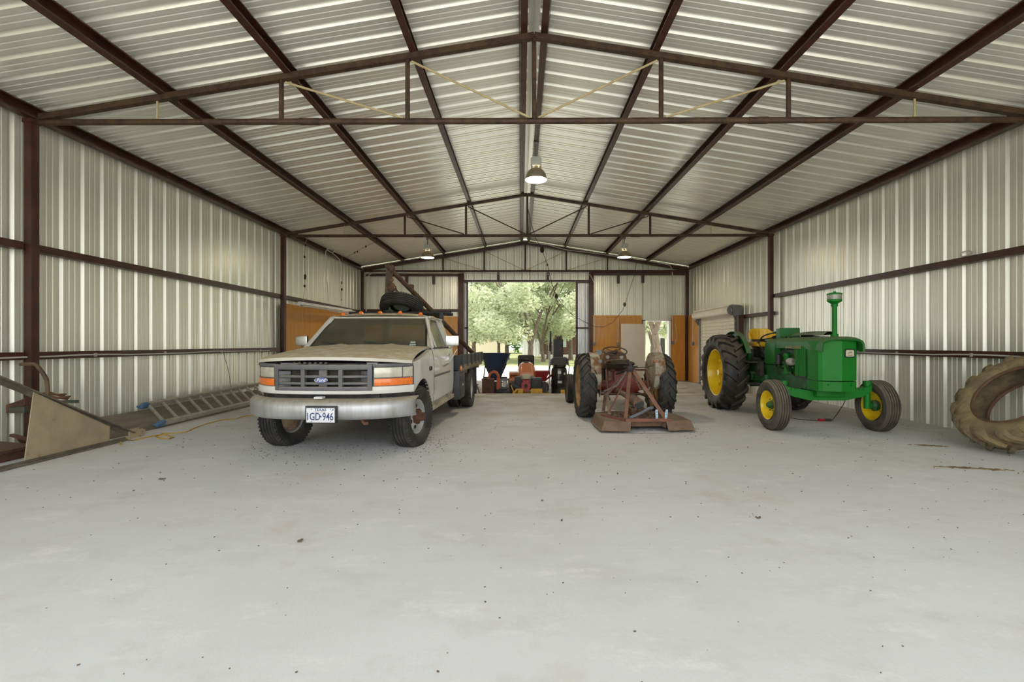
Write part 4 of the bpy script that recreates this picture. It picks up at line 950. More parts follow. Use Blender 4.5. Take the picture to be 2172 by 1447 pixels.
# ------------------------------------------------------------------ RED TRACTOR
rt = thing('old_red_tractor', 'rusty old red and grey tractor seen from behind with a steering wheel and pan seat', 'tractor', (1.76, 8.22, 0), math.radians(1.5))
red = M('faded_red', (.24,.035,.025), (.13,.025,.018), 6, .5, dust=(.22,.13,.09), dustamt=.5, rust=(.09,.045,.03), rlo=.60, rhi=.72)
rusty = M('heavy_rust', (.13,.06,.030), (.07,.035,.020), 9, .8, dust=(.22,.15,.09), dustamt=.6)
fend = M('rust_flaked_grey', (.38,.35,.26), (.27,.22,.14), 4, .6, rust=(.17,.075,.025), rlo=.46, rhi=.58, rscale=6)
hoodr = M('rusty_hood', (.22,.11,.045), (.12,.055,.025), 6, .75, rust=(.33,.27,.17), rlo=.56, rhi=.66)
for s in (-1,1):
    o = s; w = MB()
    a = [(.365,o*.11),(.35,o*.105),(.342,o*.08),(.33,o*.03),(.32,-o*.01),(.24,-o*.02),(.20,o*.0),(.08,o*.0),(0,o*.0)]
    b = [(.365,-o*.11),(.35,-o*.105),(.34,-o*.08),(.32,-o*.02)]
    w.lathe(a,'X',n=48); w.lathe(b,'X',n=48)
    for k in range(6):
        th = 2*PI*k/6; w.box((-o*.0,.26*math.cos(th),.26*math.sin(th)),(.03,.07,.05),RX(th),bev=.006)
    rw = w.build('rear_wheel', M('rusty_tan_rim%d'%s,(.36,.22,.08),(.17,.09,.04),8,.7), rt); rw.location = (s*.655,0,.535)
    w = MB(); tyre(w, .56, .27, .358, 'ag', nl=20, dirn=(1 if s < 0 else 1), lw=.040, n=64); flatten(w, -.535); w.build('tyre', M('old_tractor_tyre%d'%s,(.045,.042,.038),(.022,.021,.020),5,.75,dust=(.18,.15,.11),dustamt=.4), rw)
    w = MB(); w.cyl((o*0,0,0),(o*.07,0,0),.07,16)
    for k in range(6):
        th = 2*PI*k/6; w.cyl((0,.12*math.cos(th),.12*math.sin(th)),(o*.025,.12*math.cos(th),.12*math.sin(th)),.014,6)
    w.build('hub', rusty, rw)
    # teardrop fender shell
    w = MB(); pts = []
    for i in range(25):
        t = i/24; th = math.radians(-70+ t*225)
        r = .58+.03*math.sin(PI*t)
        pts.append((-.05-r*.0+ r*math.cos(th)*-.0, 0))
    out = [(-.36,.50),(-.43,.66),(-.45,.82),(-.40,.97),(-.30,1.06),(-.17,1.10),(-.03,1.08),(.08,1.02),(.15,.93),(.17,.82),(.10,.70),(-.02,.56),(-.14,.42),(-.24,.36)]
    w.prism(out, lambda u,v,a:(a+s*(-.05+.04*(v-.5)),u,v), s*.485, s*.497)
    oc = out[:10]
    w.loft([[(s*(.435+.04*(v-.5)),u,v),(s*(.62),u*1.03,v+.008),(s*.62,u*1.03,v+.016),(s*(.435+.04*(v-.5)),u,v+.010)] for u,v in oc])
    fe = w.build('fender', fend, rt, ang=50)
    w = MB(); w.lathe([(0,-.05),(.03,-.045),(.034,-.01),(.03,0)],'Y',(s*.46,-.37,.97),16); w.build('tail_lamp', M('old_lamp%d'%s,(.30,.08,.02),rough=.3) if s > 0 else greysteel, fe)
    # front wheels
    w = MB(); w.lathe([(.21,o*.05),(.20,o*.045),(.19,0),(.12,o*.01),(0,o*.01)],'X',n=32); w.lathe([(.21,-o*.05),(.19,0)],'X',n=32); fw = w.build('front_wheel', M('rim_dark%d'%s,(.13,.08,.05),rough=.7), rt); fw.location = (s*.66,1.95,.30)
    w = MB(); tyre(w, .31, .15, .205, 'rib', n=48, tread=False); flatten(w, -.30); w.build('tyre', rubber, fw)
w = MB(); w.cyl((-.66,1.95,.32),(.66,1.95,.32),.04); w.bb(-.12,.12,1.0,2.1,.36,.62); w.build('front_axle', rusty, rt)
# axle housing
w = MB(); w.lathe([(.07,-.60),(.075,-.45),(.09,-.30),(.15,-.20),(.17,0),(.15,.20),(.09,.30),(.075,.45),(.07,.60)],'X',(0,0,.535),24)
w.bb(-.17,.17,-.14,.35,.38,.80,bev=.03); w.cyl((0,-.12,.60),(0,-.20,.60),.09,18); w.bb(-.14,.14,.3,1.15,.45,.72,bev=.04); w.bb(-.10,.10,-.1,.2,.78,.86,bev=.02); w.box((0,-.10,.78),(.18,.12,.10),bev=.02); w.build('axle_housing', red, rt)
w = MB()
for s in (-1,1):
    w.bar((s*.16,.1,.80),(s*.34,-.28,.82),.03,.03); w.cyl((s*.34,-.28,.82),(s*.34,-.45,.42),.018,8); w.bar((s*.25,.2,.42),(s*.36,-.62,.36),.045,.02)
    w.box((s*.20,-.05,.82),(.03,.03,.10))
w.cyl((-.40,-.15,.40),(.40,-.15,.40),.02); w.bb(-.45,-.2,-.1,.1,.42,.45)
w.cyl((-.28,-.08,.52),(-.28,-.08,.95),.018,8); w.tube([(-.3,-.1,.95),(-.24,-.1,.97),(-.2,-.08,.94)],.014,6); w.build('lift_linkage', rusty, rt)
w = MB(); w.bb(-.17,.17,.75,1.95,.50,.78,bev=.03); w.bb(-.12,.12,.9,1.8,.78,.95); w.build('engine_block', dark_m, rt)
# hood & dash
w = MB(); w.loft([[(x*k,y,z) for x,z in ((-.22,.80),(-.235,.96),(-.205,1.07),(-.13,1.11),(0,1.125),(.13,1.11),(.205,1.07),(.235,.96),(.22,.80))] for y,k in ((.55,.98),(.58,1),(1.2,.97),(1.8,.88),(1.9,.84))]); w.build('hood', hoodr, rt)
w = MB()
for x in (-.14,.12): w.lathe([(.036,0),(.036,-.02),(.028,-.024),(0,-.02)],'Y',(x,.55,1.01),16)
w.build('gauge', alu, rt)
w = MB(); w.lathe([(0,.04),(.04,.03),(.055,-.01),(.05,-.02),(0,-.02)],'Y',(-.34,.35,1.10),16); w.cyl((-.34,.36,1.06),(-.30,.55,.95),.012,6); w.build('work_lamp', greysteel, rt)
w = MB(); w.cyl((0,.62,1.02),(0,.42,1.14),.025,10); w.T = Matrix.Translation((-.03,.42,1.125)) @ Matrix.Rotation(math.radians(20),4,'X')
w.lathe([(.215+.012*math.cos(a*PI/4),.012*math.sin(a*PI/4)) for a in range(8)],'Z',n=40,closed=True)
for k in range(4):
    th = PI*k/2+PI/4; w.tube([(0,0,-.015),(.11*math.cos(th),.11*math.sin(th),-.012),(.213*math.cos(th),.213*math.sin(th),0)],.007,6)
w.lathe([(0,.02),(.03,.01),(.035,-.03),(0,-.03)],'Z',n=14); w.T = Matrix(); w.build('steering_wheel', M('wheel_dark',(.06,.04,.03),rough=.6), rt)
# seat pan
w = MB()
def pan(r, t):
    return (-.09+r*.245*math.cos(t), -.22+r*.20*math.sin(t), .85+.075*r**4+.05*max(0,math.sin(t))*r*r)
w.grid(pan, [i/8 for i in range(9)], [2*PI*j/32 for j in range(33)]); w.grid(lambda r,t:(pan(r,t)[0],pan(r,t)[1],pan(r,t)[2]-.012-.04*(1-r)), [i/8 for i in range(9)], [2*PI*j/32 for j in range(33)])
w.tube([(-.09+.25*math.cos(t),-.22+.205*math.sin(t),.925+.05*max(0,math.sin(t))) for t in [2*PI*j/32 for j in range(33)]],.010,6)
se = w.build('pan_seat', M('seat_black',(.025,.02,.015),(.06,.04,.02),6,.35), rt)
w = MB(); w.tube([(0,.15,.78),(0,.0,.80),(-.06,-.18,.82)],.025,8); w.build('seat_spring', rusty, rt)
# ------------------------------------------------------------------ ROTARY CUTTER
cu = thing('rotary_cutter', 'rusty brush cutter with an A-frame hitched behind the old red tractor', 'brush cutter', (1.78, 7.15, 0), math.radians(3))
crust = M('cutter_rust', (.20,.12,.075), (.13,.075,.045), 8, .85, bump=.3, dust=(.24,.18,.12), dustamt=.7)
cred = M('cutter_red', (.24,.085,.055), (.16,.065,.045), 6, .7, rust=(.14,.07,.04), rlo=.55, rhi=.65)
z0, z1 = .03, .16
w = MB()
deck = [(-.62,-.42),(-.62,.0),(-.58,.40),(-.38,.56),(.40,.56),(.62,.40),(.66,-.05),(.64,-.40),(.26,-.45),(.25,-.28),(-.24,-.28),(-.25,-.47)]
# plate (two pieces around the notch) and flared skirts
w.prism(deck, lambda u,v,a:(u,v,a), z1-.008, z1)
fl = 1.07
segs = [(0,1),(1,2),(2,3),(4,5),(5,6),(6,7),(7,8),(11,0)]
for i,j in segs:
    a,b = deck[i],deck[j]
    w.loft([[(a[0],a[1],z1),(b[0],b[1],z1)],[(a[0]*fl,a[1]*fl,z0+.012),(b[0]*fl,b[1]*fl,z0+.012)],[(a[0]*(fl+.03),a[1]*(fl+.03),z0),(b[0]*(fl+.03),b[1]*(fl+.03),z0)]],closed=False)
for i,j in ((8,9),(9,10),(10,11)):
    a,b = deck[i],deck[j]; w.loft([[(a[0],a[1],z1),(b[0],b[1],z1)],[(a[0],a[1],z0+.03),(b[0],b[1],z0+.03)]],closed=False)
w.build('deck', crust, cu, ang=25)
w = MB(); w.bb(-.32,.34,-.45,-.38,.15,.195,bev=.008); w.bar((-.32,-.41,.175),(-.54,.10,.172),.04,.025); w.build('rear_frame', cred, cu)
ap = Vector((-.05,.28,.865))
w = MB(); w.bar(ap,(-.44,.05,.20),.012,.04,up=(0,1,0)); w.build('brace_bar', cred, cu)
for pz in ((-.30,-.36,.18),(.30,-.30,.18)):
    w = MB(); w.bar(ap+Vector((.05 if pz[0]>0 else 0,0,-.02)), pz, .055,.014,up=(0,1,.2)); w.build('frame_strut', M('strut_brown%d'%int(pz[0]*10),(.24,.12,.07),(.17,.085,.05),8,.75), cu)
w = MB(); w.bar(ap,(-.36,.60,.42),.05,.012,up=(0,1,0)); w.bar(ap,(.36,.60,.42),.05,.012,up=(0,1,0)); w.bar((-.40,.60,.16),(-.36,.62,.45),.06,.015); w.bar((.40,.60,.16),(.36,.62,.45),.06,.015); w.bar((-.34,.6,.44),(-.44,.0,.19),.045,.012); w.build('hitch_mast', crust, cu)
w = MB(); w.box(ap,(.10,.10,.08),bev=.01); w.box(ap+Vector((0,0,.07)),(.05,.05,.09)); w.cyl(ap+Vector((-.10,0,.03)),ap+Vector((.12,0,.03)),.016); w.tube([ap+Vector((.1,0,.02)),ap+Vector((.25,-.05,.03)),ap+Vector((.35,0,.05))],.008,6); w.ball(ap+Vector((-.04,.0,.12)),.035,n=8); w.cyl(ap,ap+Vector((-.12,.35,-.10)),.020); w.cyl(ap+Vector((-.12,.35,-.10)),ap+Vector((.02,.9,-.12)),.014); w.build('top_link', dark_m, cu)
w = MB(); w.cyl((.02,.05,.34),(-.0,.30,.38),.085,24); w.cyl((-.0,.25,.38),(-.12,.75,.48),.045,16); w.build('driveline_shield', crust, cu)
w = MB(); w.cyl((.02,.045,.34),(.02,.06,.34),.072,24); w.build('shield_mouth', black_m, cu)
w = MB(); w.bb(-.10,.14,.05,.32,.15,.27,bev=.02); w.lathe([(.12,.15),(.10,.19),(.06,.20),(0,.20)],'Z',(.02,.12,0),20); w.cyl((.02,-.02,.24),(.02,.10,.24),.03); w.build('gearbox', rusty, cu)
w = MB(); chain(w, [ap+Vector((-.05,.02,-.05)),(-.25,.30,.60),(-.42,.45,.50)],.045,.006); chain(w, [ap+Vector((.05,.02,-.05)),(.12,.32,.55),(.28,.42,.50),(.36,.55,.55)],.045,.006); w.build('chain', M('chain_bright',(.30,.26,.21),(.15,.12,.09),30,.5,.3), cu)
w = MB(); w.tube([(-.22,-.30,.185),(-.02,-.18,.235),(.12,-.10,.29),(.20,-.06,.30)],.022,10); w.build('grey_tube', M('tube_grey',(.20,.23,.25),(.14,.15,.15),8,.6), cu)
w = MB()
for i in range(150):
    a = random.uniform(0,2*PI); r = random.random()**.5; x = .22*math.cos(a)*r*2; y = .05+.2*math.sin(a)*r*1.6
    w.box((x,y,.166+.03*(1-r)),(.02,.03,.012),RZ(random.uniform(0,3)))
lf = w.build('leaf_litter', M('litter_brown',(.15,.10,.065),(.08,.055,.04),20,.9), cu, kind='stuff')
for x, tl in ((.135,-.05),(.275,.12)):
    t = thing('sticker_strip', 'small blue and white label strip standing on the brush cutter, %s' % ('left one' if x < .2 else 'right one'), 'label strip', (0,0,0), group='label strips')
    t.location = cu.location; t.rotation_euler = cu.rotation_euler
    w = MB(); w.box((x,-.42,.255),(.032,.004,.13),RY(tl)); w.build('strip', M('strip_white%d'%int(x*100),(.62,.70,.76),rough=.5), t)
    w = MB()
    for k in range(5): w.box((x+math.sin(tl)*(k-2)*.022,-.4225,.255+(k-2)*.023),(.018,.002,.013),RY(tl))
    w.build('print', M('strip_blue%d'%int(x*100),(.03,.28,.55),rough=.5), t)
# ------------------------------------------------------------------ big loose tyre
w = MB(); tyre(w, .67, .33, .41, 'ag', nl=17, dirn=1, lw=.065, n=72)
w.lathe([(.41,.105),(.44,.13),(.55,.145),(.615,.12),(.622,0),(.615,-.12),(.55,-.145),(.44,-.13),(.41,-.105)],'X',n=72)
for s in (-1,1): w.lathe([(.41,s*.105),(.405,s*.12),(.42,s*.133),(.435,s*.13)],'X',n=72)
T = thing('tractor_tyre', 'large muddy tractor tyre without a rim leaning against the right wall', 'tyre', (5.80, 5.50, .60))
T.rotation_euler = (0, math.radians(39), 0)
w.build('casing', rubber_mud, T, ang=45)
w = MB()
for s in (-1,1): w.lathe([(.412+.018*math.cos(a*PI/4), s*.122+.018*math.sin(a*PI/4)) for a in range(8)],'X',n=64,closed=True)
w.build('bead', M('rust_bead',(.15,.075,.035),(.08,.05,.03),9,.8), T)
# ------------------------------------------------------------------ left wall clutter
tanst = M('dusty_tan_steel', (.40,.32,.20), (.30,.24,.15), 3, .8, rust=(.30,.14,.06), rlo=.62, rhi=.72, rscale=6, bump=.2)
railm = M('dusty_angle_iron', (.17,.14,.10), (.11,.09,.065), 7, .8)
t = thing('steel_ramp_side', 'wedge shaped tan steel plate with angle iron rails standing on the floor at the left', 'steel ramp')
X1 = -5.17
def q(px, py, X=X1):     # point on the upright plane x = X
    d = P(px, py, 1.0); return d*(X/d.x)+Vector((0,0,CH))*(1-X/d.x)
w = MB(); pts = [q(72,832), q(233,905), q(232,944), q(52,984)]
w.loft([pts, [p+Vector((-.012,0,0)) for p in pts]]); w.build('plate', tanst, t)
a, b = q(0,800), q(283,918); a2 = a+(a-b)*.5
w = MB(); w.bar(a2, b, .06, .012); w.bar(a2+Vector((-.03,0,-.03)), b+Vector((-.03,0,-.03)), .012, .06); w.build('top_rail', railm, t)
a, b = q(0,1003,-5.13), q(270,937,-5.13); a.z = b.z = .012; a2 = a+(a-b)*.5
w = MB(); w.bar(a2, b, .03, .012); w.bar(a2+Vector((-.03,0,.02)), b+Vector((-.03,0,.02)), .01, .03); w.build('bottom_rail', railm, t)
p = q(283,925); w = MB(); w.bb(p.x-.02,p.x,p.y-.06,p.y+.10,.0,.13); w.lathe([(.022,-.012),(.05,-.012),(.05,.012),(.022,.012)],'X',(p.x,p.y+.14,.055),18,True); w.build('hinge_lug', tanst, t)
rustb = M('brown_scrap', (.12,.05,.03), (.07,.035,.022), 9, .75, dust=(.25,.18,.12), dustamt=.5)
pipe([P(44,773,5.5), P(72,772,5.5), P(78,775,5.5), P(92,793,5.5), P(99,805,5.5), P(101,822,5.5), P(101,870,5.5), P(101,945,5.5)], .022, M('brown_pipe',(.15,.09,.045),(.09,.055,.03),9,.7), 'bent brown pipe standing behind the tan steel plate', 'pipe', 'bent_pipe')
t = thing('scrap_box', 'brown metal box on the floor at the lower left behind the rail', 'box', (-5.72,5.02,0))
w = MB(); w.bb(-.30,.22,-.35,.30,.0,.09,bev=.008); w.build('body', rustb, t)
w = MB(); w.box((-.04,-.02,.13),(.56,.60,.04),RY(.08),bev=.008); w.bb(-.3,.2,-.3,.25,.09,.11); w.build('lid', rustb, t)
w = MB(); w.bar(P(24,923,5.45), P(58,932,5.45), .04,.03); w.bar(P(40,930,5.45), P(58,945,5.6), .03,.03); w.build('scrap_bracket', rustb, label='short rusty bracket sticking out left of the tan steel plate', category='bracket')
rodm = M('rust_rods', (.17,.08,.035), (.09,.045,.025), 12, .8)
for i in range(7):
    w = MB(); o = i*3
    w.tube([P(-60,880+o*1.1,5.5), P(0,865+o*.8,5.55), P(40,852+o*.7,5.65), P(75,838+o*.6,5.75), P(105,832+o,5.85), P(135+i*3,843+o*.5-(i%3)*5,5.95)], .011, 6)
    w.build('scrap_rod', rodm, label='rusty rod in the bundle propped across the first left post', category='rod', group='bundle of rusty rods')
w = MB(); w.box(P(50,868,5.68),(.16,.2,.07),RZ(.2),bev=.01); w.box(P(152,852,5.9),(.14,.05,.035)); w.bar(P(55,868,5.68),P(150,852,5.9),.03,.02); w.build('green_bracket', M('scrap_green',(.06,.09,.07),(.10,.07,.045),9,.7), label='dull green metal bracket under the bundle of rods', category='bracket')
wd = M('grey_plank', (.25,.21,.15), (.17,.14,.10), 2.5, .9, stretch=(5,.5,5), lo=.3, hi=.7)
for i,(x0,x1,za,zb,ya,yb,r,lab) in enumerate(((-5.98,-5.62,.10,.14,5.75,10.6,.55,'upper'),(-5.74,-5.44,.02,.055,6.0,10.4,.12,'lower'),)):
    w = MB(); w.T = Matrix.Translation(((x0+x1)/2+.03,(ya+yb)/2,(za+zb)/2)) @ Matrix.Rotation(r,4,'Y'); n = 16
    w.loft([[(-(x1-x0)/2,y,-.02+.008*math.sin(y*2)),((x1-x0)/2,y,-.02+.01*math.cos(y*1.7)),((x1-x0)/2,y,.02+.01*math.cos(y*1.7)),(-(x1-x0)/2,y,.02+.008*math.sin(y*2))] for y in [-(yb-ya)/2+(yb-ya)*k/n for k in range(n+1)]])
    w.build('plank', wd, label='weathered grey plank lying along the left wall under the ladder, %s board' % lab, category='plank')
# ladder
t = thing('ladder', 'dusty aluminium ladder with blue feet lying along the left wall', 'ladder')
A0, A1 = Vector((-5.37,7.02,.07)), Vector((-5.42,10.8,.09)); B0, B1 = Vector((-5.78,7.22,.31)), Vector((-5.82,11.0,.36))
for a, b, n_ in ((A0,A1,'l'),(B0,B1,'u')):
    w = MB(); w.bar(a, b, .03, .075, up=(.5,0,.87)); w.bar(a+Vector((0,0,.03)), b+Vector((0,0,.03)), .045,.008, up=(.5,0,.87)); w.build('side_rail', alu, t)
    w = MB(); d = (a-b).normalized(); w.bar(a-d*.05, a+d*.09, .05,.09, up=(.5,0,.87), bev=.01); w.bar(a+d*.05, a+d*.13, .075,.03, bev=.008); w.build('foot', M('blue_foot'+n_,(.05,.14,.30),(.16,.22,.28),30,.6), t, label='blue plastic foot')
for k in range(13):
    f = (.06+.295*k)/3.78; a = A0+(A1-A0)*f; b = B0+(B1-B0)*f
    w = MB(); w.bar(a, b, .035, .028); w.build('rung', alu, t)
def fpt(px, py): 
    Y = CH*1000/(py-728); p = P(px,py,Y); p.z = .008; return p
pipe([fpt(*c) for c in ((258,946),(254,938),(256,932),(264,930),(272,936),(282,937),(310,930),(330,926),(352,925),(368,930),(360,933),(340,932),(330,928),(345,922),(372,921),(395,918),(420,907),(438,901),(470,893),(500,890),(520,884),(545,882))], .009, M('yellow_cord',(.55,.34,.05),(.40,.25,.05),10,.7), 'thin yellow extension cord snaking on the floor beside the ladder', 'cord', 'extension_cord')
pipe([P(472,741,9.6), P(477,760,9.6), P(483,780,9.6), P(488,805,9.6), P(490,828,9.6)], .006, tanc, 'thin wire hanging from the left girt down to the ladder', 'wire', 'wire')
w = MB(); w.tube([Vector((XR-.03,P(2040,536,6.8).y,2.52))+Vector((-.04*0,.09*math.cos(a),.035+.035*math.sin(a))) for a in [2*PI*i/14 for i in range(15)]], .008, 5); w.build('wire_coil', cable_w, label='small coil of wire resting on the upper right girt', category='wire')
# ------------------------------------------------------------------ floor debris
def blob(px, py, s, lab, m):
    p = fpt(px, py); w = MB()
    for i in range(9):
        a = random.uniform(0,6.28); r = s*random.random()
        w.box((p.x+r*math.cos(a), p.y+r*.6*math.sin(a), .006+.006*random.random()), (s*.5, s*.28, .008), Matrix.Rotation(random.uniform(0,3),3,'Z')@RX(random.uniform(-.3,.3)))
    return w.build('dry_leaf', m, label=lab, category='leaf')
litter = M('dry_leaf', (.16,.11,.07), (.10,.075,.05), 30, .9)
for c in ((344,1019,.03,'dry dark leaf on the floor in front of the ladder'), (637,1151,.022,'small brown leaf low on the middle of the floor, left of centre'), (1150,1064,.014,'tiny brown leaf on the floor at the centre'), (1192,1106,.012,'tiny brown leaf in the open middle of the floor right of centre'), (1609,1099,.018,'small leaf on the floor below the green tractor'), (1310,1006,.012,'tiny leaf in front of the brush cutter')): blob(*c[:3], c[3], litter)
w = MB(); random.seed(3)
for i in range(1700):
    k = random.random()
    if k < .30: x, y = random.uniform(-3.3,-.9), random.gauss(5.9,.45)
    elif k < .38: x, y = random.uniform(.8,2.8), random.gauss(7.2,.6)
    elif k < .45: x, y = random.uniform(4,6.2), random.uniform(5,9)
    else: x, y = random.uniform(-5,6), random.uniform(1.2,10)
    s = random.uniform(.003,.009)*(1 if y > 4 else .7); w.box((x,y,s*.3),(s,s*1.6,s*.6),RZ(random.uniform(0,3)))
w.build('floor_grit', litter, label='scattered dark crumbs of dirt and leaf bits over the concrete floor', category='dirt', kind='stuff', smooth=False)
straw = M('straw_dirt', (.26,.19,.10), (.18,.13,.07), 20, .95)
for px, py, sx_w, n_, lab in ((2062,993,.28,90,'patch of straw and dirt on the floor in front of the loose tractor tyre'), (1975,945,.18,50,'small patch of dirt on the floor left of the loose tractor tyre')):
    p = fpt(px, py); w = MB()
    for i in range(n_):
        x = random.gauss(0,sx_w*.5); y = random.gauss(-x*.25,.02); w.box((p.x+x,p.y+y,.005),(random.uniform(.02,.06),.006,.006),RZ(random.uniform(-.7,.3)))
    w.build('dirt_patch', straw, label=lab, category='dirt', kind='stuff', smooth=False)
# ------------------------------------------------------------------ things by the back doorway
FZ = -.15
def at(px, Y): return P(px, 728, Y).x
# blue hopper
X = at(1051,14.2); t = thing('blue_hopper_spreader', 'large dark blue cone hopper standing by the back doorway', 'spreader', (X,14.2,FZ))
w = MB(); w.lathe([(.10,.30),(.12,.34),(.455,1.10),(.465,1.12),(.45,1.12),(.44,1.10),(.11,.36)],'Z',(0,0,0),40); w.build('hopper', M('hopper_blue',(.018,.05,.12),(.03,.055,.09),5,.5,dust=(.2,.2,.18),dustamt=.3), t)
w = MB(); w.bb(-.35,.35,-.05,.05,.34,.40)
for s in (-1,1): w.bar((s*.3,0,.36),(s*.35,.1,.0),.05,.05); w.bar((s*.15,0,.38),(s*.33,0,.80),.03,.03)
w.lathe([(0,.22),(.22,.22),(.22,.25),(0,.25)],'Z',n=24); w.bar((-.38,-.05,.2),(-.30,-.05,.75),.03,.03); w.build('frame', dark_m, t)
# rusty bin with orange chute
X = at(1036,12.6); t = thing('rusty_bin', 'rust brown square bin by the back doorway under the blue hopper', 'bin', (X,12.6,FZ))
w = MB(); w.bb(-.16,.15,-.15,.15,.0,.46,bev=.01); w.bb(-.17,.16,-.16,.16,.44,.47); w.build('bin', rustb, t)
t = thing('orange_chute', 'curved orange shredder chute sticking up behind the rusty bin', 'chute', (at(1046,12.9),12.9,FZ))
w = MB(); rings = []
for i in range(10):
    a = math.radians(190-21*i); c = Vector((.02+.13*math.cos(a),0,.47+.17*math.sin(a)))
    d = Vector((math.cos(a),0,math.sin(a)))
    rings.append([c+d*.03+Vector((0,-.09,0)), c+d*.03+Vector((0,.09,0)), c-d*.03+Vector((0,.09,0)), c-d*.03+Vector((0,-.09,0))])
w.loft(rings); w.bb(.10,.19,-.09,.09,.10,.48); w.build('chute', M('chute_orange',(.62,.12,.02),(.5,.09,.02),6,.5), t)
w = MB(); w.bb(-.2,.15,-.08,.2,.02,.30,bev=.02); w.cyl((-.23,0,.2),(-.16,0,.2),.16,20); w.build('housing', dark_m, t)
# jack stands
t = thing('jack_stand', 'small grey jack stand on the floor just left of the rusty bin', 'jack stand', (at(1012,12.4),12.4,FZ), group='jack stands')
w = MB()
for a in range(4):
    c, s_ = math.cos(a*PI/2+.8), math.sin(a*PI/2+.8); w.bar((.13*c,.13*s_,0),(.04*c,.04*s_,.22),.03,.012)
w.lathe([(.045,.2),(.04,.27),(.03,.27)],'Z',n=12); w.build('base', greysteel, t)
w = MB(); w.cyl((0,0,.2),(0,0,.33),.02); w.box((0,0,.34),(.10,.04,.02)); w.build('post', greysteel, t)
j2 = copy_tree(t); j2.location = (at(1003,12.9),12.9,FZ); j2['label'] = 'small grey jack stand half hidden behind the truck mud flap'
# small bench / stool things
t = thing('battery_tray', 'low black battery cart on the floor between the rusty bin and the orange mower', 'cart', (at(1068,12.7),12.7,FZ))
w = MB(); w.bb(-.19,.19,-.15,.15,.04,.16,bev=.01); w.bb(-.12,.10,-.1,.1,.16,.2); w.build('box', black_m, t)
w = MB(); w.cyl((.20,-.1,.09),(.20,.1,.09),.09,18); w.cyl((-.16,-.12,.06),(-.16,.12,.06),.06,14); w.build('wheel', dark_m, t)
t = thing('metal_bucket_stand', 'dark steel stand with a light panel behind the black battery cart', 'stand', (at(1071,13.4),13.4,FZ))
w = MB(); w.bb(-.13,-.09,-.05,.05,0,.42); w.bb(.09,.13,-.05,.05,0,.42); w.bb(-.13,.13,-.06,.06,.36,.42); w.bb(-.13,.13,-.06,.06,.14,.18); w.build('frame', greysteel, t)
w = MB(); w.bb(-.06,.05,-.02,.0,.2,.36); w.build('panel', white_p, t)
# mower
X = at(1117,13.1); t = thing('riding_mower', 'orange riding mower facing the barn from the back doorway', 'riding mower', (X,13.1,FZ))
org = M('mower_orange', (.70,.20,.05), (.60,.16,.04), 4, .35, coat=.3, dust=(.35,.28,.2), dustamt=.3)
def mh(u, s_):
    y = -.35+.75*s_; k = math.sin(PI*min(1,.20+.55*s_))
    a = u*PI/2; x = (.20+.07*s_)*math.copysign(abs(math.sin(a))**.6,a); z = .48+(.36+.10*s_)*k*abs(math.cos(a))**.7*(.55+.45*min(1,s_*3+.3))
    return (x, y, z)
w = MB(); w.grid(mh,[-1+i/10 for i in range(21)],[i/10 for i in range(11)]); w.loft([[mh(-1+i/10,0) for i in range(21)],[(mh(-1+i/10,0)[0],-.36,.46) for i in range(21)]],closed=False)
hh = w.build('hood', org, t)
mlamp = M('mower_lamp',(.30,.28,.22),(.2,.19,.15),9,.2)
for s in (-1,1):
    w = MB(); w.prism([(s*.05,.50),(s*.20,.56),(s*.235,.50),(s*.20,.44),(s*.06,.45)], lambda u,v,a:(u,a,v), -.385,-.34); w.build('headlamp', mlamp, hh)
w = MB(); w.lathe([(0,0),(.022,0),(.022,.01)],'Y',(0,-.395,.47),16); w.build('badge', white_p, hh)
w = MB(); w.prism([(-.24,.20),(-.245,.45),(-.06,.46),(.0,.43),(.06,.46),(.245,.45),(.24,.20)], lambda u,v,a:(u,a,v), -.375,.35); w.build('grille', plas, t)
w = MB(); w.bb(-.22,.22,-.35,1.1,.16,.24); w.cyl((-.36,-.15,.19),(.36,-.15,.19),.025); w.build('frame', black_m, t)
for s in (-1,1):
    w = MB(); w.lathe([(.10,-.06),(.18,-.075),(.19,-.04),(.19,.04),(.18,.075),(.10,.06)],'X',(s*.36,-.15,.19),28); w.build('front_wheel', rubber, t)
    w = MB(); w.lathe([(.12,-.1),(.24,-.12),(.26,-.06),(.26,.06),(.24,.12),(.12,.1)],'X',(s*.38,.95,.26),28); w.build('rear_wheel', rubber, t)
    w = MB(); w.loft([[(s*x,y,z) for x,y in ((.25,.6),(.50,.6),(.50,1.25),(.25,1.25))] for z in (.50,.56)]); w.lathe([(.30,-.12),(.31,0),(.30,.12)],'X',(s*.38,.95,.26),28)
    for v in list(w.bm.verts):
        if v.co.z < .2: w.bm.verts.remove(v)
    w.build('fender', org, t)
w = MB(); w.bb(-.24,.24,.95,1.35,.55,.64,bev=.03); w.box((0,1.3,.85),(.50,.10,.42),RX(-.1),bev=.06); w.build('seat', black_m, t)
w = MB(); w.cyl((0,.45,.75),(0,.55,.92),.02); w.T = Matrix.Translation((0,.55,.92)) @ Matrix.Rotation(-.6,4,'X'); w.lathe([(.17+.014*math.cos(a*PI/4),.014*math.sin(a*PI/4)) for a in range(8)],'Z',n=24,closed=True); w.bar((-.17,0,0),(.17,0,0),.03,.02); w.T = Matrix(); w.build('steering_wheel', black_m, t)
cloth = thing('cloth_hat', 'crumpled black hat on top of the orange mower hood', 'hat', (X-.01,13.15,FZ+.86))
w = MB(); w.ball((0,0,0),.09,(1.1,.9,.55),12); w.ball((0,-.09,-.03),.06,(1.2,1,.3),10); w.build('fabric', black_m, cloth)
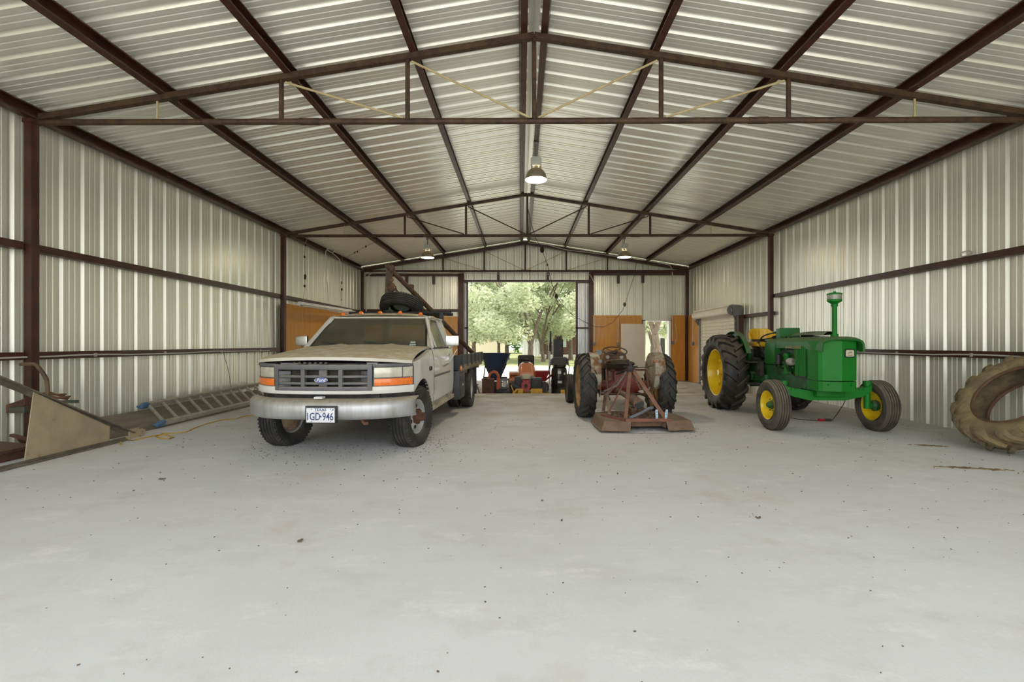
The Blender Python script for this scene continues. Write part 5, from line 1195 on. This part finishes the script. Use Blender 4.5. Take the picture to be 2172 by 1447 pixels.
# yellow machine with red engine
X = at(1126,12.35); t = thing('yellow_engine_machine', 'low yellow walk-behind machine with a red engine in front of the orange mower', 'engine machine', (X,12.35,FZ)); t.scale = (1.12,1,1.3)
yl = M('machine_yellow',(.75,.42,.02),(.62,.33,.02),6,.45)
w = MB(); w.bb(-.43,.43,-.22,.22,.05,.10,bev=.01); w.bb(-.30,-.18,-.23,-.18,.10,.19); w.bb(.0,.26,-.23,-.18,.10,.19); w.prism([(-.43,.05),(-.43,.10),(-.34,.19),(-.28,.19)],lambda u,v,a:(u,a,v),-.2,-.18); w.bar((.40,-.1,.08),(.52,-.15,.0),.04,.03); w.bar((-.38,-.2,.08),(-.46,-.2,.26),.02,.02); w.bb(-.4,.4,-.2,.2,.0,.05); w.build('deck', yl, t)
w = MB(); w.cyl((-.12,-.20,.24),(-.12,.0,.24),.105,24); w.bb(-.20,-.02,-.1,.12,.14,.36,bev=.03); rd = w.build('engine', M('engine_red',(.42,.03,.03),(.3,.02,.02),6,.4), t)
w = MB(); w.lathe([(0,0),(.035,0),(.04,.01)],'Y',(-.12,-.215,.24),16); w.build('recoil_hub', dark_m, rd)
w = MB(); w.bb(-.20,-.02,-.12,.05,.37,.46,bev=.03); w.build('air_cleaner', M('cleaner_cream',(.55,.52,.35),(.45,.42,.3),8,.5), t)
w = MB(); w.bb(.02,.26,-.15,.12,.12,.40,bev=.03); w.build('muffler', black_m, t); w = MB(); w.cyl((.30,-.1,.20),(.30,.1,.20),.12,18); w.build('pulley', black_m, t); w = MB(); w.bb(-.38,-.24,-.1,.12,.12,.42,bev=.03); w.box((-.34,-.14,.22),(.20,.08,.08),RY(.4),bev=.01); w.build('gearbox', black_m, t)
w = MB()
for x in (.36,.42,.47): w.tube([(x,-.1,.06),(x,-.1,.24),(x-.03,.1,.30)],.008,6)
w.build('handle', greysteel, t)
# red spreader
t = thing('red_spreader_hopper', 'small red hopper spreader between the orange mower and the compressor', 'spreader', (at(1146,13.6),13.6,FZ))
w = MB(); w.loft([[(x*k,y*k,z) for x,y in ((-.26,-.22),(.26,-.22),(.26,.22),(-.26,.22))] for z,k in ((.26,.35),(.60,1),(.62,1),(.60,.95))]); w.bar((.05,0,.28),(.36,0,.52),.10,.05); w.build('hopper', M('spreader_red',(.40,.025,.02),(.28,.02,.018),6,.45), t)
w = MB(); w.bar((-.1,0,.28),(-.2,0,0),.03,.03); w.bar((.1,0,.28),(.2,0,0),.03,.03); w.cyl((-.22,0,.08),(.22,0,.08),.012); w.box((.2,-.05,.2),(.1,.1,.08)); w.build('frame', greysteel, t)
# air compressor
t = thing('air_compressor', 'tall black upright air compressor tank by the back doorway', 'air compressor', (at(1186,12.8),12.8,FZ))
w = MB(); w.lathe([(0,.10),(.14,.11),(.20,.17),(.215,.24),(.215,.66),(.20,.74),(.14,.79),(0,.80)],'Z',n=32); w.build('tank', M('tank_black',(.015,.015,.016),rough=.3,coat=.3), t)
w = MB()
for a in range(3):
    c, s_ = math.cos(a*2.1+.5), math.sin(a*2.1+.5); w.bar((.19*c,.19*s_,.2),(.23*c,.23*s_,0),.05,.02)
w.lathe([(.20,0),(.21,.2)],'Z',n=20); w.build('leg', black_m, t)
w = MB(); w.prism([(-.24,.84),(-.22,.98),(-.16,1.03),(.18,1.04),(.24,.98),(.24,.84)],lambda u,v,a:(u,a,v),-.17,.16); w.build('pump_cover', M('cover_charcoal',(.045,.045,.045),(.06,.055,.05),8,.6), t)
w = MB(); w.cyl((0,0,.78),(0,0,.9),.12,16); w.box((.05,-.12,.82),(.25,.08,.08),bev=.02); w.tube([(-.22,-.03,.9),(-.28,-.05,.7),(-.24,-.05,.5)],.012,6); w.tube([(.2,-.03,.95),(.27,-.05,.8),(.25,-.05,.6),(.20,-.1,.5)],.012,6); w.build('pump', dark_m, t)
w = MB(); w.box((-.01,-.213,.64),(.09,.004,.08)); w.box((.13,-.18,.60),(.05,.004,.06),RZ(.6)); w.box((.0,-.213,.38),(.11,.004,.06)); w.build('decal', white_p, t)
# cabinet and post
t = thing('black_cabinet', 'black upright cabinet behind the air compressor with bottles on top', 'cabinet', (at(1183,14.6),14.6,FZ))
w = MB(); w.bb(-.15,.15,-.2,.2,0,1.54,bev=.01); b_ = w.build('body', black_m, t)
w = MB(); w.bb(-.14,.14,-.212,-.2,.1,1.5); w.bb(.08,.10,-.235,-.212,.9,1.1); w.build('door', black_m, b_)
for dx, h, c in ((-.06,.14,(.22,.17,.08)), (.02,.11,(.12,.09,.05)), (.09,.13,(.09,.08,.06))):
    w = MB(); w.lathe([(0,0),(.042,0),(.045,.02),(.045,h*.65),(.02,h*.85),(.02,h),(0,h)],'Z',(at(1183,14.6)+dx,14.55,FZ+1.54),14)
    w.build('bottle', M('bottle%d'%int(dx*100+9),c,rough=.4), label='dirty bottle on top of the black cabinet, %s' % {-.06:'left one',.02:'middle one',.09:'right one'}[dx], category='bottle', group='bottles on the cabinet')
w = MB(); x = at(1165.5,15.5); w.bb(x-.03,x+.03,15.45,15.55,FZ,1.45); w.build('white_post', white_p, label='thin white post standing left of the black cabinet', category='post')
w = MB(); x = at(1167,15.3); w.bb(x-.02,x+.04,15.25,15.4,1.27-.0,1.66,bev=.005); w.bb(x-.02,x+.04,15.4,15.46,1.0,1.66); w.build('post_bracket', black_m, label='black bracket at the top of the thin white post', category='bracket')
t = thing('battery_charger', 'yellow battery charger box on the floor right of the air compressor', 'battery charger', (at(1195,12.2),12.2,FZ))
w = MB(); w.bb(-.07,.09,-.06,.06,.08,.22,bev=.01); w.build('case', yl, t)
w = MB(); w.bb(-.08,.10,-.05,.05,.22,.26,bev=.008); w.bb(-.05,.08,-.07,.07,.0,.08,bev=.01); w.build('handle', black_m, t)
w = MB(); w.box((at(1186,12.3),12.1,FZ+.05),(.14,.10,.08),RZ(.4),bev=.02); w.build('white_rag', white_p, label='crumpled white rag on the floor in front of the yellow charger', category='rag')
# ------------------------------------------------------------------ yard: trees and buildings
GZ = -.16
bark = M('oak_bark', (.17,.125,.09), (.09,.07,.05), 6, .9, bump=.6, stretch=(3,3,.6))
def leafmat(name, a, b):
    m, nt, bs, out = new_mat(name)
    c = mixc(nt, ramp(nt, noise(nt, 1.2, 4), .35, .65), a, b)
    nt.links.new(c, bs.inputs['Base Color']); bs.inputs['Roughness'].default_value = .55
    tl = nt.nodes.new('ShaderNodeBsdfTranslucent'); nt.links.new(c, tl.inputs[0])
    mx = nt.nodes.new('ShaderNodeMixShader'); mx.inputs[0].default_value = .45
    nt.links.new(bs.outputs[0], mx.inputs[1]); nt.links.new(tl.outputs[0], mx.inputs[2]); nt.links.new(mx.outputs[0], out.inputs[0]); return m
leafA = leafmat('oak_leaves', (.60,.62,.44), (.42,.48,.28)); leafB = leafmat('dark_leaves', (.24,.42,.10), (.16,.30,.06)); leafC = leafmat('light_leaves', (.58,.66,.30), (.42,.52,.2))
def crown(w, blobs, n, size, rnd):
    tot = sum(b[3]*b[4] for b in blobs)
    for (cx,cy,cz,rx,rz_) in blobs:
        for i in range(int(n*rx*rz_/tot)):
            u = rnd.uniform(-1,1); th = rnd.uniform(0,2*PI); r = rnd.random()**.38
            s_ = math.sqrt(1-u*u); p = Vector((cx+rx*r*s_*math.cos(th), cy+rx*r*s_*math.sin(th), cz+rz_*r*u))
            a = Vector((rnd.gauss(0,1),rnd.gauss(0,1),rnd.gauss(0,.6))).normalized(); b = a.orthogonal().normalized(); b.rotate(Matrix.Rotation(rnd.uniform(0,6.28),3,a)); k = size*rnd.uniform(.6,1.3)
            w.f([w.v(p-a*k), w.v(p+b*k*.5), w.v(p+a*k), w.v(p-b*k*.5)])
def tree(x, y, h, spread, trunk, lab, m=leafA, seed=1, n=9000, size=.13, low=2.2, lean=0, stems=3, group='trees in the yard', dens=1):
    rnd = random.Random(seed); t = thing('oak_tree', lab, 'tree', (x,y,GZ), 0, group)
    w = MB(); fork = low*.62
    w.tube([(0,0,-.1),(0.02,0,.3),(lean*fork*.5,0,fork*.55),(lean*fork,0,fork)],[trunk*1.35,trunk,trunk*.85,trunk*.8],10)
    tips = []
    for k in range(stems):
        a = 2*PI*k/stems+rnd.uniform(0,1); r = spread*.55; q1 = Vector((lean*fork,0,fork)); q2 = q1+Vector((math.cos(a)*r*.35,math.sin(a)*r*.3,(h-fork)*.3)); q3 = q2+Vector((math.cos(a)*r*.5,math.sin(a)*r*.5,(h-fork)*.25))
        w.tube([q1,q2*.5+q1*.5+Vector((0,0,.1)),q2,q3,q3+Vector((math.cos(a)*r*.4,math.sin(a)*r*.4,(h-fork)*.18))],[trunk*.62,trunk*.5,trunk*.4,trunk*.25,.03],8)
        for j in range(2):
            b = a+rnd.uniform(-1,1); w.tube([q2,q2+Vector((math.cos(b)*r*.5,math.sin(b)*r*.5,(h-fork)*.2)),q2+Vector((math.cos(b)*r,math.sin(b)*r,(h-fork)*.42))],[trunk*.25,trunk*.16,.02],6)
    w.build('trunk', bark, t)
    w = MB(); bl = []
    for k in range(26):
        a = rnd.uniform(0,2*PI); rr = spread*rnd.random()**.5*.9; zz = low+(h-low)*rnd.random()**.9*(1-.45*(rr/spread)**2)
        bl.append((math.cos(a)*rr, math.sin(a)*rr, zz, spread*rnd.uniform(.16,.30), (h-low)*rnd.uniform(.08,.17)))
    crown(w, bl, n, size, rnd); w.build('foliage', m, t, smooth=False)
tree(at(1124,33), 33, 9.5, 5.0, .22, 'spreading oak with a forked trunk in the middle of the back doorway view', seed=5, n=15000, low=2.0, lean=.05)
tree(at(1152,36), 36, 8.5, 4.2, .16, 'thin leaning oak right behind the forked oak, in front of the brown house', seed=8, n=8000, low=2.0, lean=-.1)
tree(at(1075,41), 41, 9.5, 5.2, .22, 'oak left of the forked oak seen above the blue hopper', seed=3, n=13000, low=1.9, stems=2)
tree(at(1058,44), 44, 9.0, 4.2, .17, 'oak near the left edge of the doorway view', seed=13, n=9000, low=2.0)
tree(at(1005,36), 36, 9.0, 4.0, .2, 'leafy oak at the far left edge of the doorway view', seed=23, n=9000, low=2.0)
tree(at(1210,40), 40, 9.5, 4.6, .2, 'leafy oak at the right edge of the doorway view over the brown house', seed=33, n=11000, low=3.2)
tree(at(1162,42), 42, 8.5, 3.6, .15, 'slim oak trunk beside the brown house corner', seed=43, n=6000, low=3.0)
tree(at(1402,23.5), 23.5, 7.5, 3.4, .21, 'thick trunked oak seen through the small door', seed=51, n=6500, low=3.0, lean=-.16, stems=3, size=.10)
tree(at(1385,31), 31, 8.0, 3.4, .2, 'second oak farther back in the small door view', seed=61, n=6000, low=2.0)
for i, px in enumerate((960,1020,1070,1120,1170,1230,1300,1360,1420,1480)):
    tree(at(px,64), 64+(i%3)*3, 8.0+(i%4)*.9, 4.6, .2, 'bright green tree in the distant row, %s from the left' % ['first','second','third','fourth','fifth','sixth','seventh','eighth','ninth','tenth'][i], m=leafB if i%2 else leafC, seed=100+i, n=3800, size=.26, low=.9, group='distant tree row')
# white shed
t = thing('white_shed', 'white metal shed behind the forked oak', 'shed', (at(1139,52),53,GZ))
w = MB(); p2 = rib_profile(-1.6,1.6); w.loft([[(x,-1.2-d,0) for x,d in p2],[(x,-1.2-d,2.6) for x,d in p2]],closed=False); w.bb(-1.6,1.6,-1.15,1.2,0,2.6); w.build('walls', white_p, t, smooth=False)
w = MB(); w.prism([(-1.75,2.6),(1.75,2.6),(0,3.4)],lambda u,v,a:(u,a,v),-1.4,1.4); w.build('roof', M('shed_roof',(.6,.6,.6),rough=.4), t)
# brown house
t = thing('brown_house', 'brown wooden house with a small window at the right of the doorway view', 'house', (at(1200,46),48,GZ))
bw = M('brown_boards',(.13,.065,.03),(.09,.045,.02),3,.7,stretch=(8,8,.5))
w = MB(); w.bb(-2.4,3.2,-2,2,.3,2.25); w.bb(-.2,0,-2.03,-2,.3,2.25); w.bb(-1.2,.4,-2.05,-2,.88,1.0); 
for k in range(10): w.bb(-2.4+.56*k,-2.37+.56*k,-2.03,-2,.3,2.25)
w.build('walls', bw, t)
w = MB(); w.prism([(-2.9,2.2),(3.7,2.2),(3.2,3.2),(-2.4,3.2)],lambda u,v,a:(u,a,v),-2.6,2.4); w.build('roof', M('roof_brown',(.16,.12,.09),(.12,.09,.07),8,.9), t)
w = MB(); w.bb(-.55,.05,-2.07,-2.0,1.05,2.05); wf = w.build('window', white_p, t)
w = MB(); w.bb(-.50,.0,-2.08,-2.05,1.10,2.0); w.build('pane', M('house_glass',(.38,.46,.44),rough=.15), wf)
w = MB(); w.bb(-2.4,3.2,-3.6,-2,.0,.3); w.build('porch', M('porch_grey',(.45,.43,.40),rough=.8), t)
t = thing('beige_house', 'beige house wall behind the left oaks', 'house', (at(1040,58),59,GZ))
w = MB(); w.bb(-3.5,2.0,-2,2,0,2.3); w.build('walls', M('beige_wall',(.58,.50,.36),rough=.8), t)
w = MB(); w.prism([(-3.8,2.3),(2.3,2.3),(1.6,3.4),(-3.1,3.4)],lambda u,v,a:(u,a,v),-2.4,2.4); w.build('roof', M('roof_grey',(.30,.28,.25),rough=.9), t)
t = thing('pale_house', 'pale building seen beyond the oak trunk through the small door', 'house', (at(1378,44),46,GZ))
w = MB(); w.bb(-1.9,3.5,-2,2,0,2.5); w.build('walls', M('pale_wall',(.62,.60,.50),rough=.8), t)
w = MB(); w.prism([(-2.2,2.5),(3.8,2.5),(3,3.6),(-1.4,3.6)],lambda u,v,a:(u,a,v),-2.4,2.4); w.build('roof', M('roof_pale',(.35,.36,.35),rough=.9), t)
w = MB(); w.bb(-.9,-.4,-2.04,-2,1.3,2.0); w.build('window', dark_m, t)
w = MB(); w.bb(1.0,1.4,-2.04,-2,.1,1.9); w.build('door', dark_m, t)
# ------------------------------------------------------------------ light and camera
W = bpy.data.worlds.new('World'); S.world = W; W.use_nodes = True
bg = W.node_tree.nodes['Background']; bg.inputs[0].default_value = (.93,.965,1,1); bg.inputs[1].default_value = 1.35
su = bpy.data.lights.new('sun', 'SUN'); su.energy = 2.6; su.angle = math.radians(3); su.color = (1,.96,.88)
so = bpy.data.objects.new('sun', su); COL.objects.link(so)
so.rotation_euler = Vector((-.75,.12,-1)).to_track_quat('-Z','Y').to_euler()
cam = bpy.data.cameras.new('camera'); co = bpy.data.objects.new('camera', cam); COL.objects.link(co)
co.location = (0,0,CH); co.rotation_euler = (PI/2, 0, YAW)
cam.sensor_width = 36; cam.lens = 36*1000/2172; cam.shift_x = -13/2172; cam.shift_y = 4.5/2172; cam.clip_end = 300; cam.clip_start = .05
S.camera = co
S.view_settings.view_transform = 'Standard'; S.view_settings.look = 'None'; S.view_settings.gamma = 1; S.view_settings.use_curve_mapping = False
S.view_settings.exposure = 1.17
for o in list(bpy.data.objects):
    if o.name.startswith('g') and o.get('category') == 'girt': o.name = 'wall_girt'
